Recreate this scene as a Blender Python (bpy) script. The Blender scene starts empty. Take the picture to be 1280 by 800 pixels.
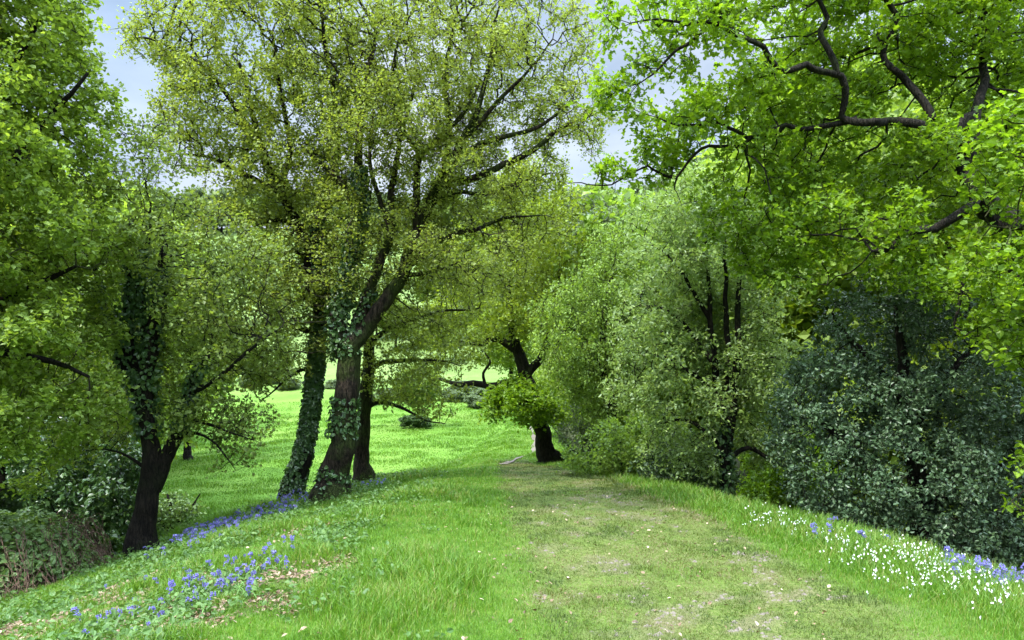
import bpy, math, random
import numpy as np
R = math.radians
rng = np.random.default_rng(11)
random.seed(5)
scene = bpy.context.scene
COL = scene.collection
F = 940.0            # focal length in pixels of the 1280 px wide photograph
HZ = 475.0           # row of the eye-level line in the photograph
EYE = 1.6

def W(px, py, Y):
    return np.array([(px - 640.0) / F * Y, Y, EYE + (HZ - py) / F * Y])

# ------------------------------------------------------------------ noise
def _hash(ix, iy, iz, seed):
    h = (ix.astype(np.int64) * 374761393 + iy.astype(np.int64) * 668265263 + iz.astype(np.int64) * 2147483647 + seed * 1274126177)
    h = (h ^ (h >> 13)) * 1274126177
    h = h ^ (h >> 16)
    return (h & 0xFFFFFF).astype(np.float64) / 0xFFFFFF

def vnoise(x, y, z=0.0, seed=0):
    x = np.asarray(x, float); y = np.asarray(y, float); z = np.asarray(z, float) + 0 * x
    ix, iy, iz = np.floor(x), np.floor(y), np.floor(z)
    fx, fy, fz = x - ix, y - iy, z - iz
    fx = fx * fx * (3 - 2 * fx); fy = fy * fy * (3 - 2 * fy); fz = fz * fz * (3 - 2 * fz)
    r = 0
    for dx in (0, 1):
        for dy in (0, 1):
            for dz in (0, 1):
                w = (fx if dx else 1 - fx) * (fy if dy else 1 - fy) * (fz if dz else 1 - fz)
                r = r + w * _hash(ix + dx, iy + dy, iz + dz, seed)
    return r

def fbm(x, y, z=0.0, seed=0, oct=4):
    r, a, t = 0, 0.5, 0
    for i in range(oct):
        r = r + a * vnoise(np.asarray(x) * 2**i, np.asarray(y) * 2**i, np.asarray(z) * 2**i, seed + i * 17)
        t += a; a *= 0.5
    return r / t

def sstep(a, b, x):
    t = np.clip((x - a) / (b - a), 0, 1)
    return t * t * (3 - 2 * t)

# ------------------------------------------------------------------ terrain
CY = [-60, 0, 8, 13, 17, 22, 30, 40, 55, 75]
CZ = [0, 0, 0, -.13, -.42, -.85, -1.15, -1.2, -1.0, 0.3]
LX = ([-60, 7.5, 9.6, 11, 13.5, 15, 18, 22, 30, 45, 70], [-7.5, -7.3, -6.6, -5.5, -3.9, -3.1, -2.3, -1.8, -1.2, -.5, 0])
LZ = ([-60, 7.5, 9.6, 11, 13.5, 15, 18, 22, 30, 45, 70], [-1.5, -1.45, -1.3, -1.0, -.56, -.48, -.62, -1.0, -1.35, -1.4, 0])
RX = ([-60, 3, 5.7, 9.1, 10.7, 15, 22, 30, 45, 70], [4.6, 4.4, 3.9, 3.3, 2.75, 2.05, 1.9, 2.0, 2.2, 2.5])
FY = ([-60, 15, 22, 32, 45, 60, 75, 90, 120, 160, 220, 300, 520], [-3.4, -3.1, -2.9, -2.8, -2.2, -1.2, 0.1, 2.2, 9.5, 23, 46, 56, 60])
GY = ([-60, 0, 12, 30, 60, 90, 130, 180, 240, 520], [-4, -3.5, -3.2, -3.6, -2.6, 3, 20, 44, 60, 66])
VX = ([-9, -7, -5, -4, 0, 4, 7], [0, 0, 0, 0, 0, 0, 0])

def height(x, y):
    x = np.asarray(x, float); y = np.asarray(y, float)
    zc = np.interp(y, CY, CZ)
    # soften the piecewise profiles
    zc = (np.interp(y - 1.2, CY, CZ) + zc + np.interp(y + 1.2, CY, CZ)) / 3
    xl = np.interp(y, *LX); zl = np.minimum(np.interp(y, *LZ), zc - .02)
    xr = np.interp(y, *RX)
    zf = np.interp(y, *FY) + 1.0 * (fbm(x / 26, y / 26, seed=4) - .5) * sstep(20, 60, y)
    zf = zf - 1.2 * sstep(-12, -30, x) * (1 - sstep(40, 70, y))
    zg = np.interp(y, *GY) + 2 * (fbm(x / 30, y / 30, seed=8) - .5)
    x0 = xl * 0.25 + 0.1                                    # where the level crest starts to fall to the left
    t = np.clip((x0 - x) / np.maximum(x0 - xl, .1), 0, 1)
    bank = zc + (zl - zc) * (t ** 1.35)
    fw = sstep(45, 70, y); mixw = sstep(-30, 40, x); common = zf * (1 - mixw) + zg * mixw
    zf = zf * (1 - fw) + common * fw; zg = zg * (1 - fw) + common * fw
    d = np.maximum(xl - x, 0)
    drop = zl - (0.62 * d - 0.0) * sstep(0, 1.2, d)
    left = np.where(x >= xl, bank, drop)
    k = .5
    hh = np.clip(.5 + .5 * (left - zf) / k, 0, 1)
    left = left * hh + zf * (1 - hh) + k * hh * (1 - hh)    # smooth max with the meadow
    d2 = np.maximum(x - xr, 0)
    e2 = np.maximum(x - (xr - 1.3), 0)
    right = zc - 0.045 * np.minimum(e2, 1.3) ** 2 - 0.75 * d2 * sstep(0, 1.0, d2)
    hh = np.clip(.5 + .5 * (right - zg) / k, 0, 1)
    right = right * hh + zg * (1 - hh) + k * hh * (1 - hh)
    z = np.where(x < xr - 1.3, left, right)
    near = 1 - sstep(20, 40, np.hypot(x, y))
    z = z + near * (0.05 * (fbm(x / .9, y / .9, seed=2) - .5) + 0.1 * (fbm(x / 2.6, y / 2.6, seed=3) - .5))
    far = sstep(20, 60, np.hypot(x, y))
    z = z + far * .5 * (fbm(x / 9, y / 9, seed=6) - .5)
    return z

def H(x, y):
    return float(height(np.array([x]), np.array([y]))[0])

def worn(x, y):
    """0..1, how trodden the turf is (the middle of the bank top)."""
    c = np.interp(y, [3, 6, 10, 14, 18, 22, 26], [1.5, 1.35, 1.1, .7, .45, .1, .2])
    w = np.interp(y, [3, 6, 10, 14, 18, 22, 26], [1.7, 1.6, 1.5, 1.3, 1.0, .7, .3])
    m = 1 - sstep(.45, 1.15, np.abs(x - c) / w)
    m = m * (1 - sstep(22, 26, y))
    return np.clip(m * (.35 + .9 * fbm(x / .7, y / .7, seed=21)), 0, 1)

def bare(x, y):
    b = worn(x, y) * 1.0 * .8 * sstep(.58, .68, fbm(x / .3, y / .4, seed=33, oct=4))
    for (cx, cy, rx, ry) in [(.68, 7.7, .26, .24), (.9, 8.8, .4, .2), (1.9, 6.0, .22, .16), (1.75, 5.1, .28, .16), (1.45, 8.3, .18, .2), (1.5, 10.2, .6, .2), (.7, 6.6, .14, .12)]:
        q = ((x - cx) / rx) ** 2 + ((y - cy) / ry) ** 2
        b = np.maximum(b, .75 * (1 - sstep(.2, 1.1, q + 4.5 * (fbm(x / .13, y / .17, seed=35) - .42))))
    return np.clip(b, 0, 1)

def litter(x, y):
    """0..1, dead leaves on the left bank near the camera."""
    q = ((x + 2.75) / 1.75) ** 2 + ((y - 6.1) / 1.25) ** 2
    m = 1 - sstep(.3, 1.25, q + 2.6 * (fbm(x / .6, y / .6, seed=41, oct=5) - .5))
    q2 = ((x + 2.3) / .5) ** 2 + ((y - 8.6) / .8) ** 2
    m = np.maximum(m, .35 * (1 - sstep(.3, 1.2, q2)))
    return np.clip(m, 0, 1)

# ------------------------------------------------------------------ mesh helpers
def mesh_from(name, V, faces, mats, rnd=None, mat_idx=None, smooth=False):
    """faces: list of (k-gon index arrays [n,k])."""
    me = bpy.data.meshes.new(name)
    V = np.ascontiguousarray(V, dtype=np.float32)
    me.vertices.add(len(V)); me.vertices.foreach_set('co', V.ravel())
    faces = [np.asarray(f) for f in faces if len(f)]
    loops = np.concatenate([f.ravel() for f in faces]).astype(np.int32)
    sizes = np.concatenate([np.full(len(f), f.shape[1]) for f in faces])
    starts = np.concatenate([[0], np.cumsum(sizes)[:-1]]).astype(np.int32)
    me.loops.add(len(loops)); me.loops.foreach_set('vertex_index', loops)
    me.polygons.add(len(starts)); me.polygons.foreach_set('loop_start', starts)
    if mat_idx is not None:
        me.polygons.foreach_set('material_index', np.asarray(mat_idx, dtype=np.int32))
    me.update(calc_edges=True)
    me.polygons.foreach_set('use_smooth', np.full(len(starts), smooth, dtype=bool))
    if rnd is not None:
        a = me.attributes.new('rnd', 'FLOAT', 'FACE')
        a.data.foreach_set('value', np.asarray(rnd, dtype=np.float32))
    for m in (mats if isinstance(mats, (list, tuple)) else [mats]):
        me.materials.append(m)
    me.validate()
    return me

def link(name, me, parent=None, loc=(0, 0, 0)):
    o = bpy.data.objects.new(name, me)
    COL.objects.link(o)
    o.location = loc
    if parent: o.parent = parent
    return o

def tag(o, label=None, cat=None, group=None, kind=None):
    if label: o['label'] = label
    if cat: o['category'] = cat
    if group: o['group'] = group
    if kind: o['kind'] = kind
    return o

def empty(name, loc, label, cat, group=None):
    o = bpy.data.objects.new(name, None); COL.objects.link(o)
    o.location = loc; o.empty_display_size = .2
    return tag(o, label, cat, group)

def copy_tree(o, loc, rz, s, label=None, group=None):
    c = o.copy(); COL.objects.link(c)
    c.location = loc; c.rotation_euler = (0, 0, rz); c.scale = s if hasattr(s, '__len__') else (s, s, s)
    if label: c['label'] = label
    if group: c['group'] = group
    for ch in o.children:
        d = ch.copy(); COL.objects.link(d); d.parent = c
    return c

# ------------------------------------------------------------------ materials
def nt(name):
    m = bpy.data.materials.new(name); m.use_nodes = True
    t = m.node_tree; t.nodes.clear()
    return m, t, t.nodes, t.links

def ramp(n, stops, interp='LINEAR'):
    r = n.new('ShaderNodeValToRGB'); r.color_ramp.interpolation = interp
    e = r.color_ramp.elements
    while len(e) < len(stops): e.new(.5)
    for el, (p, c) in zip(e, stops):
        el.position = p; el.color = (*c, 1)
    return r

def leaf_mat(name, cols, trans=.4, tcol=(1.25, 1.2, .5), rough=.45, spec=.35, back=None, clump=.35, cscale=.9):
    """cols: colours of single leaves, from one end of their natural spread to the other."""
    m, t, n, l = nt(name)
    out = n.new('ShaderNodeOutputMaterial')
    at = n.new('ShaderNodeAttribute'); at.attribute_name = 'rnd'
    tc = n.new('ShaderNodeTexCoord')
    no = n.new('ShaderNodeTexNoise'); no.inputs['Scale'].default_value = cscale; no.inputs['Detail'].default_value = 2
    l.new(tc.outputs['Object'], no.inputs['Vector'])
    mx = n.new('ShaderNodeMath'); mx.operation = 'MULTIPLY_ADD'
    l.new(no.outputs['Fac'], mx.inputs[0]); mx.inputs[1].default_value = clump * 2; mx.inputs[2].default_value = -clump
    ad = n.new('ShaderNodeMath'); ad.operation = 'ADD'; ad.use_clamp = True
    l.new(at.outputs['Fac'], ad.inputs[0]); l.new(mx.outputs[0], ad.inputs[1])
    k = len(cols) - 1
    rp = ramp(n, [(i / k, c) for i, c in enumerate(cols)])
    l.new(ad.outputs[0], rp.inputs['Fac'])
    col = rp.outputs['Color']
    if back:
        g = n.new('ShaderNodeNewGeometry')
        mb = n.new('ShaderNodeMix'); mb.data_type = 'RGBA'
        l.new(g.outputs['Backfacing'], mb.inputs['Factor'])
        l.new(col, mb.inputs['A']); mb.inputs['B'].default_value = (*back, 1)
        col = mb.outputs['Result']
    p = n.new('ShaderNodeBsdfPrincipled')
    l.new(col, p.inputs['Base Color']); p.inputs['Roughness'].default_value = rough
    p.inputs['Specular IOR Level'].default_value = spec
    tr = n.new('ShaderNodeBsdfTranslucent')
    mt = n.new('ShaderNodeMix'); mt.data_type = 'RGBA'; mt.blend_type = 'MULTIPLY'
    mt.inputs['Factor'].default_value = 1; l.new(col, mt.inputs['A']); mt.inputs['B'].default_value = (*tcol, 1)
    mt.clamp_result = False
    l.new(mt.outputs['Result'], tr.inputs['Color'])
    ms = n.new('ShaderNodeMixShader'); ms.inputs[0].default_value = trans
    l.new(p.outputs[0], ms.inputs[1]); l.new(tr.outputs[0], ms.inputs[2])
    l.new(ms.outputs[0], out.inputs['Surface'])
    return m

def bark_mat(name, dark, light, moss=None, mossamt=.5, vscale=6, bump=.6):
    m, t, n, l = nt(name)
    out = n.new('ShaderNodeOutputMaterial'); p = n.new('ShaderNodeBsdfPrincipled')
    tc = n.new('ShaderNodeTexCoord'); mp = n.new('ShaderNodeMapping')
    mp.inputs['Scale'].default_value = (vscale, vscale, vscale * .22)
    l.new(tc.outputs['Object'], mp.inputs['Vector'])
    no = n.new('ShaderNodeTexNoise'); no.inputs['Scale'].default_value = 4; no.inputs['Detail'].default_value = 7; no.inputs['Roughness'].default_value = .7
    l.new(mp.outputs[0], no.inputs['Vector'])
    rp = ramp(n, [(.38, dark), (.56, tuple(.45 * a + .55 * c for a, c in zip(light, dark))), (.70, light)]); l.new(no.outputs['Fac'], rp.inputs['Fac'])
    col = rp.outputs['Color']
    if moss:
        n2 = n.new('ShaderNodeTexNoise'); n2.inputs['Scale'].default_value = 2.3; n2.inputs['Detail'].default_value = 5
        l.new(tc.outputs['Object'], n2.inputs['Vector'])
        r2 = ramp(n, [(.62 - .3 * mossamt, (0, 0, 0)), (.75 - .3 * mossamt, (1, 1, 1))]); l.new(n2.outputs['Fac'], r2.inputs['Fac'])
        mx = n.new('ShaderNodeMix'); mx.data_type = 'RGBA'
        l.new(r2.outputs['Color'], mx.inputs['Factor']); l.new(col, mx.inputs['A']); mx.inputs['B'].default_value = (*moss, 1)
        col = mx.outputs['Result']
    l.new(col, p.inputs['Base Color']); p.inputs['Roughness'].default_value = .9; p.inputs['Specular IOR Level'].default_value = .15
    mq = n.new('ShaderNodeMapping'); mq.inputs['Scale'].default_value = (vscale * 1.6, vscale * 1.6, vscale * .28); l.new(tc.outputs['Object'], mq.inputs['Vector'])
    nf = n.new('ShaderNodeTexNoise'); nf.inputs['Scale'].default_value = 3.2; nf.inputs['Detail'].default_value = 4; l.new(mq.outputs[0], nf.inputs['Vector'])
    sb = n.new('ShaderNodeMath'); sb.operation = 'SUBTRACT'; sb.inputs[1].default_value = .5; l.new(nf.outputs['Fac'], sb.inputs[0])
    ab = n.new('ShaderNodeMath'); ab.operation = 'ABSOLUTE'; l.new(sb.outputs[0], ab.inputs[0])
    rq = ramp(n, [(0, (.3, .3, .3)), (.07, (1.15, 1.15, 1.15))]); l.new(ab.outputs[0], rq.inputs['Fac'])
    mm = n.new('ShaderNodeMix'); mm.data_type = 'RGBA'; mm.blend_type = 'MULTIPLY'; mm.inputs['Factor'].default_value = 1
    l.new(col, mm.inputs['A']); l.new(rq.outputs['Color'], mm.inputs['B']); l.new(mm.outputs['Result'], p.inputs['Base Color'])
    hs = n.new('ShaderNodeMath'); hs.operation = 'MULTIPLY'; l.new(no.outputs['Fac'], hs.inputs[0]); l.new(rq.outputs['Color'], hs.inputs[1])
    b = n.new('ShaderNodeBump'); b.inputs['Strength'].default_value = bump; b.inputs['Distance'].default_value = .09
    l.new(hs.outputs[0], b.inputs['Height']); l.new(b.outputs[0], p.inputs['Normal'])
    l.new(p.outputs[0], out.inputs['Surface'])
    return m

def plain_mat(name, col, rough=.6, spec=.3, trans=0.0):
    m, t, n, l = nt(name)
    out = n.new('ShaderNodeOutputMaterial'); p = n.new('ShaderNodeBsdfPrincipled')
    tc = n.new('ShaderNodeTexCoord'); no = n.new('ShaderNodeTexNoise'); no.inputs['Scale'].default_value = 40
    l.new(tc.outputs['Object'], no.inputs['Vector'])
    rp = ramp(n, [(.3, tuple(c * .75 for c in col)), (.7, tuple(min(1, c * 1.2) for c in col))]); l.new(no.outputs['Fac'], rp.inputs['Fac'])
    l.new(rp.outputs['Color'], p.inputs['Base Color']); p.inputs['Roughness'].default_value = rough; p.inputs['Specular IOR Level'].default_value = spec
    if trans:
        tr = n.new('ShaderNodeBsdfTranslucent'); l.new(rp.outputs['Color'], tr.inputs['Color'])
        ms = n.new('ShaderNodeMixShader'); ms.inputs[0].default_value = trans
        l.new(p.outputs[0], ms.inputs[1]); l.new(tr.outputs[0], ms.inputs[2]); l.new(ms.outputs[0], out.inputs['Surface'])
    else:
        l.new(p.outputs[0], out.inputs['Surface'])
    return m

M = {}
M['maple'] = leaf_mat('maple_leaf', [(.13, .20, .032), (.225, .33, .055), (.33, .45, .09)], trans=.52)
M['olive'] = leaf_mat('young_olive_leaf', [(.15, .19, .035), (.25, .32, .06), (.36, .45, .11)], trans=.5, tcol=(1.2, 1.15, .5))
M['thorn'] = leaf_mat('hawthorn_leaf', [(.11, .155, .032), (.19, .265, .055), (.28, .37, .09)], trans=.5)
M['oak'] = leaf_mat('oak_leaf', [(.085, .16, .012), (.165, .285, .022), (.27, .41, .045)], trans=.52, tcol=(1.3, 1.25, .35))
M['oakfar'] = leaf_mat('oak_leaf_golden', [(.12, .17, .018), (.21, .29, .035), (.30, .40, .06)], trans=.5, tcol=(1.3, 1.2, .4))
M['beam'] = leaf_mat('whitebeam_leaf', [(.13, .22, .045), (.22, .33, .07), (.31, .43, .12)], trans=.45, back=(.27, .38, .17), rough=.4, spec=.5)
M['mid'] = leaf_mat('mid_green_leaf', [(.10, .175, .03), (.18, .285, .048), (.28, .40, .075)], trans=.48)
M['dark'] = leaf_mat('dark_shrub_leaf', [(.035, .07, .022), (.065, .12, .035), (.115, .19, .06)], trans=.35, spec=.5)
M['holly'] = leaf_mat('holly_leaf', [(.04, .078, .034), (.07, .125, .055), (.125, .195, .09)], trans=.15, rough=.42, spec=.45, clump=.2)
M['ivy'] = leaf_mat('ivy_leaf', [(.03, .075, .022), (.06, .13, .035), (.12, .20, .06)], trans=.25, rough=.35, spec=.6)
M['lime'] = leaf_mat('lime_green_leaf', [(.09, .16, .015), (.16, .25, .025), (.24, .32, .04)], trans=.5, tcol=(1.3, 1.2, .35))
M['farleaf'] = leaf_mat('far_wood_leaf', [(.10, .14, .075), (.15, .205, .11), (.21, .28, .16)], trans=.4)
M['farbright'] = leaf_mat('far_bright_leaf', [(.12, .18, .045), (.19, .28, .065), (.27, .37, .10)], trans=.45)
M['bramble'] = leaf_mat('bramble_leaf', [(.09, .15, .04), (.15, .25, .07), (.24, .36, .13)], trans=.35, spec=.5)
M['grass'] = leaf_mat('grass_blade', [(.05, .115, .008), (.085, .20, .012), (.145, .27, .026), (.26, .25, .08)], trans=.4, tcol=(1.15, 1.2, .5), clump=.34, cscale=1.8)
M['turf'] = leaf_mat('trodden_turf', [(.042, .072, .008), (.08, .12, .015), (.13, .155, .034), (.21, .17, .09)], trans=.3, clump=.42, cscale=3.5)
M['meadow'] = leaf_mat('meadow_blade', [(.06, .125, .010), (.10, .215, .014), (.19, .275, .034)], trans=.4, tcol=(1.15, 1.2, .5), clump=.35, cscale=.25)
M['weed'] = leaf_mat('weed_leaf', [(.05, .11, .02), (.085, .17, .035), (.14, .235, .06)], trans=.35)
M['deadleaf'] = leaf_mat('dead_leaf', [(.07, .04, .02), (.16, .10, .055), (.26, .185, .11), (.44, .35, .24)], trans=.15, tcol=(1.1, .9, .6), clump=.1)
M['bark'] = bark_mat('bark_brown', (.010, .008, .006), (.08, .058, .04), moss=(.035, .048, .012), mossamt=.6)
M['barkdark'] = bark_mat('bark_dark', (.006, .005, .004), (.03, .024, .017), moss=(.014, .017, .007), mossamt=.35)
M['barkoak'] = bark_mat('bark_oak', (.009, .008, .006), (.045, .038, .028), moss=(.024, .03, .01), mossamt=.3)
M['branch'] = bark_mat('bark_branch', (.018, .016, .010), (.06, .05, .03), moss=(.05, .06, .018), mossamt=.55, vscale=10, bump=.3)
M['twiggrey'] = bark_mat('bark_grey', (.05, .045, .035), (.15, .13, .10), vscale=10, bump=.3)
M['cane'] = bark_mat('dry_cane', (.10, .06, .045), (.30, .20, .14), vscale=14, bump=.2)
M['bell'] = leaf_mat('bluebell_petal', [(.10, .085, .30), (.155, .14, .40), (.24, .23, .52)], trans=.3, tcol=(1, 1, 1.1), clump=.1)
M['stem'] = plain_mat('flower_stem', (.10, .20, .04), trans=.2)
M['white'] = leaf_mat('white_petal', [(.52, .55, .48), (.68, .69, .66)], trans=.2, tcol=(1, 1, .9), clump=.0)
M['yellow'] = plain_mat('yellow_petal', (.7, .45, .02), trans=.2)
M['pebble'] = plain_mat('path_stone', (.15, .125, .10), rough=.9)

# ------------------------------------------------------------------ leaves
TPL = {
    'diamond': (np.array([[0, 0, 0], [.45, -.5, .12], [1, 0, -.08], [.45, .5, .12]]), [np.array([[0, 1, 2, 3]])]),
    'hex': (np.array([[0, 0, 0], [.3, -.5, .14], [.72, -.36, .12], [1, 0, -.1], [.72, .36, .12], [.3, .5, .14]]), [np.array([[0, 1, 2, 3], [0, 3, 4, 5]])]),
    'lobed': (np.array([[0, 0, 0], [.18, -.36, .1], [.42, -.2, .03], [.66, -.52, .14], [.8, -.22, .02], [1.02, -.12, -.12],
                        [1.02, .12, -.12], [.8, .22, .02], [.66, .52, .14], [.42, .2, .03], [.18, .36, .1]]),
              [np.array([[0, 1, 2, 9, 10], [2, 3, 4, 5, 6], [2, 6, 7, 8, 9]])]),
    'blade': (np.array([[0, -.5, 0], [0, .5, 0], [.55, -.36, .12], [.55, .36, .12], [1, 0, -.05]]), [np.array([[0, 2, 3, 1]]), np.array([[2, 4, 3]])]),
    'star': None,
}

def norm(v):
    return v / np.maximum(np.linalg.norm(v, axis=-1, keepdims=True), 1e-9)

def leaf_geo(P, N, D, L, Wd, tpl):
    """P positions, N normals, D directions, L lengths, Wd widths -> V, faces, per-face leaf index"""
    T, fl = TPL[tpl]
    D = norm(D - (D * N).sum(1, keepdims=True) * N)
    S = np.cross(N, D)
    n, k = len(P), len(T)
    V = (P[:, None, :] + D[:, None, :] * (T[None, :, 0:1] * L[:, None, None]) + S[:, None, :] * (T[None, :, 1:2] * Wd[:, None, None])
         + N[:, None, :] * (T[None, :, 2:3] * Wd[:, None, None]))
    off = (np.arange(n) * k)[:, None, None]
    faces, idx = [], []
    for f in fl:
        faces.append((f[None] + off).reshape(-1, f.shape[1])); idx.append(np.repeat(np.arange(n), len(f)))
    return V.reshape(-1, 3), faces, np.concatenate(idx)

def leaves_arr(P, L=.07, asp=.7, tpl='diamond', up=.6, droop=0.0, out=None, Ddir=None, r=rng, var=.48):
    n = len(P)
    N = r.normal(size=(n, 3)); N = norm(N) + np.array([0, 0, up])
    if out is not None: N = N + out
    N = norm(N)
    D = norm(r.normal(size=(n, 3))) if Ddir is None else norm(Ddir + .6 * norm(r.normal(size=(n, 3))))
    D = D + np.array([0, 0, -droop])
    Ls = L * (1 - var + 2 * var * r.random(n))
    V, faces, idx = leaf_geo(P, N, D, Ls, Ls * asp, tpl)
    rv = np.clip(r.normal(.5, .22, n), 0, 1)
    return V, faces, rv[idx]

def leaves_mesh(name, P, mat, *a, **k):
    V, faces, rv = leaves_arr(P, *a, **k)
    return mesh_from(name, V, faces, mat, rnd=rv)

def crown_mesh(name, P, mat, wood, wmat, *a, **k):
    """leaves and the fine branches that carry them"""
    V, faces, rv = leaves_arr(P, *a, **k)
    nf = sum(len(f) for f in faces)
    if wood.n:
        wv = np.vstack(wood.V); wq = np.vstack(wood.q) + len(V)
        V = np.vstack([V, wv]); faces = list(faces) + [wq]
        rv = np.append(rv, np.full(len(wq), .5)); mi = np.append(np.zeros(nf), np.ones(len(wq)))
        return mesh_from(name, V, faces, [mat, wmat], rnd=rv, mat_idx=mi)
    return mesh_from(name, V, faces, mat, rnd=rv)

# ------------------------------------------------------------------ tubes
def resample(pts, rad, step):
    pts = np.asarray(pts, float); rad = np.asarray(rad, float)
    n = len(pts)
    if n > 2:                                              # Catmull-Rom through the points
        e = np.vstack([2 * pts[0] - pts[1], pts, 2 * pts[-1] - pts[-2]])
        P, Q = [], []
        for i in range(n - 1):
            a, b, c, d = e[i], e[i + 1], e[i + 2], e[i + 3]
            m = max(2, int(np.linalg.norm(c - b) / step) + 1)
            for t in np.linspace(0, 1, m, endpoint=False):
                P.append(.5 * (2 * b + (c - a) * t + (2 * a - 5 * b + 4 * c - d) * t * t + (3 * b - a - 3 * c + d) * t ** 3))
                Q.append(rad[i] * (1 - t) + rad[i + 1] * t)
        P.append(pts[-1]); Q.append(rad[-1])
        return np.array(P), np.array(Q)
    m = max(2, int(np.linalg.norm(pts[1] - pts[0]) / step) + 1)
    t = np.linspace(0, 1, m)[:, None]
    return pts[0] * (1 - t) + pts[1] * t, rad[0] * (1 - t[:, 0]) + rad[1] * t[:, 0]

def tube(pts, rad, k=10, rough=.0, flare=0.0, seed=0):
    pts = np.asarray(pts); n = len(pts)
    d = norm(np.gradient(pts, axis=0))
    ref = np.array([.31, .93, .12]) if abs(d[0][2]) > .6 else np.array([.1, .2, 1.0])
    u = norm(np.cross(d, ref)); v = np.cross(d, u)
    a = np.linspace(0, 2 * np.pi, k, endpoint=False)
    s = np.concatenate([[0], np.cumsum(np.linalg.norm(np.diff(pts, axis=0), axis=1))])
    rr = np.asarray(rad)[:, None] * np.ones((1, k))
    if rough:
        ca, sa = np.cos(a)[None], np.sin(a)[None]
        nz = fbm(ca * 1.3 + 5 + 0 * s[:, None], sa * 1.3 + 5 + 0 * s[:, None], s[:, None] * .45, seed=seed, oct=2) - .5
        n2 = vnoise(ca * 3.5 + 9 + 0 * s[:, None], sa * 3.5 + 9 + 0 * s[:, None], s[:, None] * .9, seed=seed + 9) - .5
        rr = rr * (1 + rough * 2.0 * nz + rough * .8 * n2)
    if flare:
        lob = 1 + .5 * np.sin(a * 4 + seed)[None] + .25 * np.sin(a * 7 + 1.3 * seed)[None]
        rr = rr * (1 + flare * np.exp(-np.maximum(s - .25, 0) / .32)[:, None] * lob)
    V = pts[:, None] + u[:, None] * (np.cos(a)[None, :, None] * rr[..., None]) + v[:, None] * (np.sin(a)[None, :, None] * rr[..., None])
    i = np.arange(n - 1)[:, None] * k; j = np.arange(k)[None]; j2 = (j + 1) % k
    fc = np.stack([i + j, i + j2, i + k + j2, i + k + j], -1).reshape(-1, 4)
    V = np.vstack([V.reshape(-1, 3), pts[-1:] + d[-1:] * rad[-1]])
    cap = np.stack([(n - 1) * k + np.arange(k), (n - 1) * k + (np.arange(k) + 1) % k, np.full(k, n * k)], -1)
    return V, fc, cap

class Geo:
    def __init__(s): s.V, s.q, s.t, s.n = [], [], [], 0
    def add(s, V, q=None, t=None):
        s.V.append(V)
        if q is not None: s.q.append(q + s.n)
        if t is not None: s.t.append(t + s.n)
        s.n += len(V)
    def mesh(s, name, mat, smooth=True):
        f = []
        if s.q: f.append(np.vstack(s.q))
        if s.t: f.append(np.vstack(s.t))
        return mesh_from(name, np.vstack(s.V), f, mat, smooth=smooth)

def segs(A, B, ra, rb, k=3):
    """many thin separate tapered twigs at once"""
    d = norm(B - A); ref = np.where(np.abs(d[:, 2:3]) > .8, np.array([[1., 0, 0]]), np.array([[0, 0, 1.]]))
    u = norm(np.cross(d, ref)); v = np.cross(d, u)
    a = np.linspace(0, 2 * np.pi, k, endpoint=False)
    c, s = np.cos(a)[None, :, None], np.sin(a)[None, :, None]
    r1 = A[:, None] + (u[:, None] * c + v[:, None] * s) * np.asarray(ra)[:, None, None]
    r2 = B[:, None] + (u[:, None] * c + v[:, None] * s) * np.asarray(rb)[:, None, None]
    V = np.concatenate([r1, r2], 1).reshape(-1, 3)
    off = (np.arange(len(A)) * 2 * k)[:, None]; j = np.arange(k)[None]; j2 = (j + 1) % k
    f = np.stack([off + j, off + j2, off + k + j2, off + k + j], -1).reshape(-1, 4)
    return V, f

# ------------------------------------------------------------------ growing branches (space colonisation)
def grow(pos, par, att, step, infl, kill, iters=70, trop=(0, 0, .0), jit=.25, r=rng):
    pos = list(pos); par = list(par); kids = [0] * len(pos)
    P = np.array(pos); att = att.copy()
    best = np.full(len(att), 1e9); bi = np.zeros(len(att), int)
    def upd(idx):
        nonlocal best, bi
        Q = P[idx]
        for c in range(0, len(Q), 1500):
            q = Q[c:c + 1500]
            d = ((att ** 2).sum(1)[:, None] + (q ** 2).sum(1)[None] - 2 * att @ q.T)
            j = d.argmin(1); m = d[np.arange(len(att)), j]
            u = m < best
            best = np.where(u, m, best); bi = np.where(u, np.asarray(idx)[c:c + 1500][j], bi)
    upd(np.arange(len(P)))
    trop = np.array(trop)
    for it in range(iters):
        if not len(att): break
        act = best < infl * infl
        if not act.any():
            act = best <= np.partition(best, min(20, len(best) - 1))[min(20, len(best) - 1)]
        ids = bi[act]; dv = norm(att[act] - P[ids])
        un, inv = np.unique(ids, return_inverse=True)
        acc = np.zeros((len(un), 3)); np.add.at(acc, inv, dv)
        acc = norm(norm(acc) + trop + jit * r.normal(size=acc.shape))
        ok = np.array([kids[i] < 4 for i in un])
        un, acc = un[ok], acc[ok]
        if not len(un): break
        new = P[un] + acc * step
        idx = np.arange(len(P), len(P) + len(new))
        P = np.vstack([P, new]); par.extend(un.tolist())
        for i in un: kids[i] += 1
        kids.extend([0] * len(new))
        upd(idx)
        keep = best > kill * kill
        att, best, bi = att[keep], best[keep], bi[keep]
    return P, np.array(par)

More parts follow.
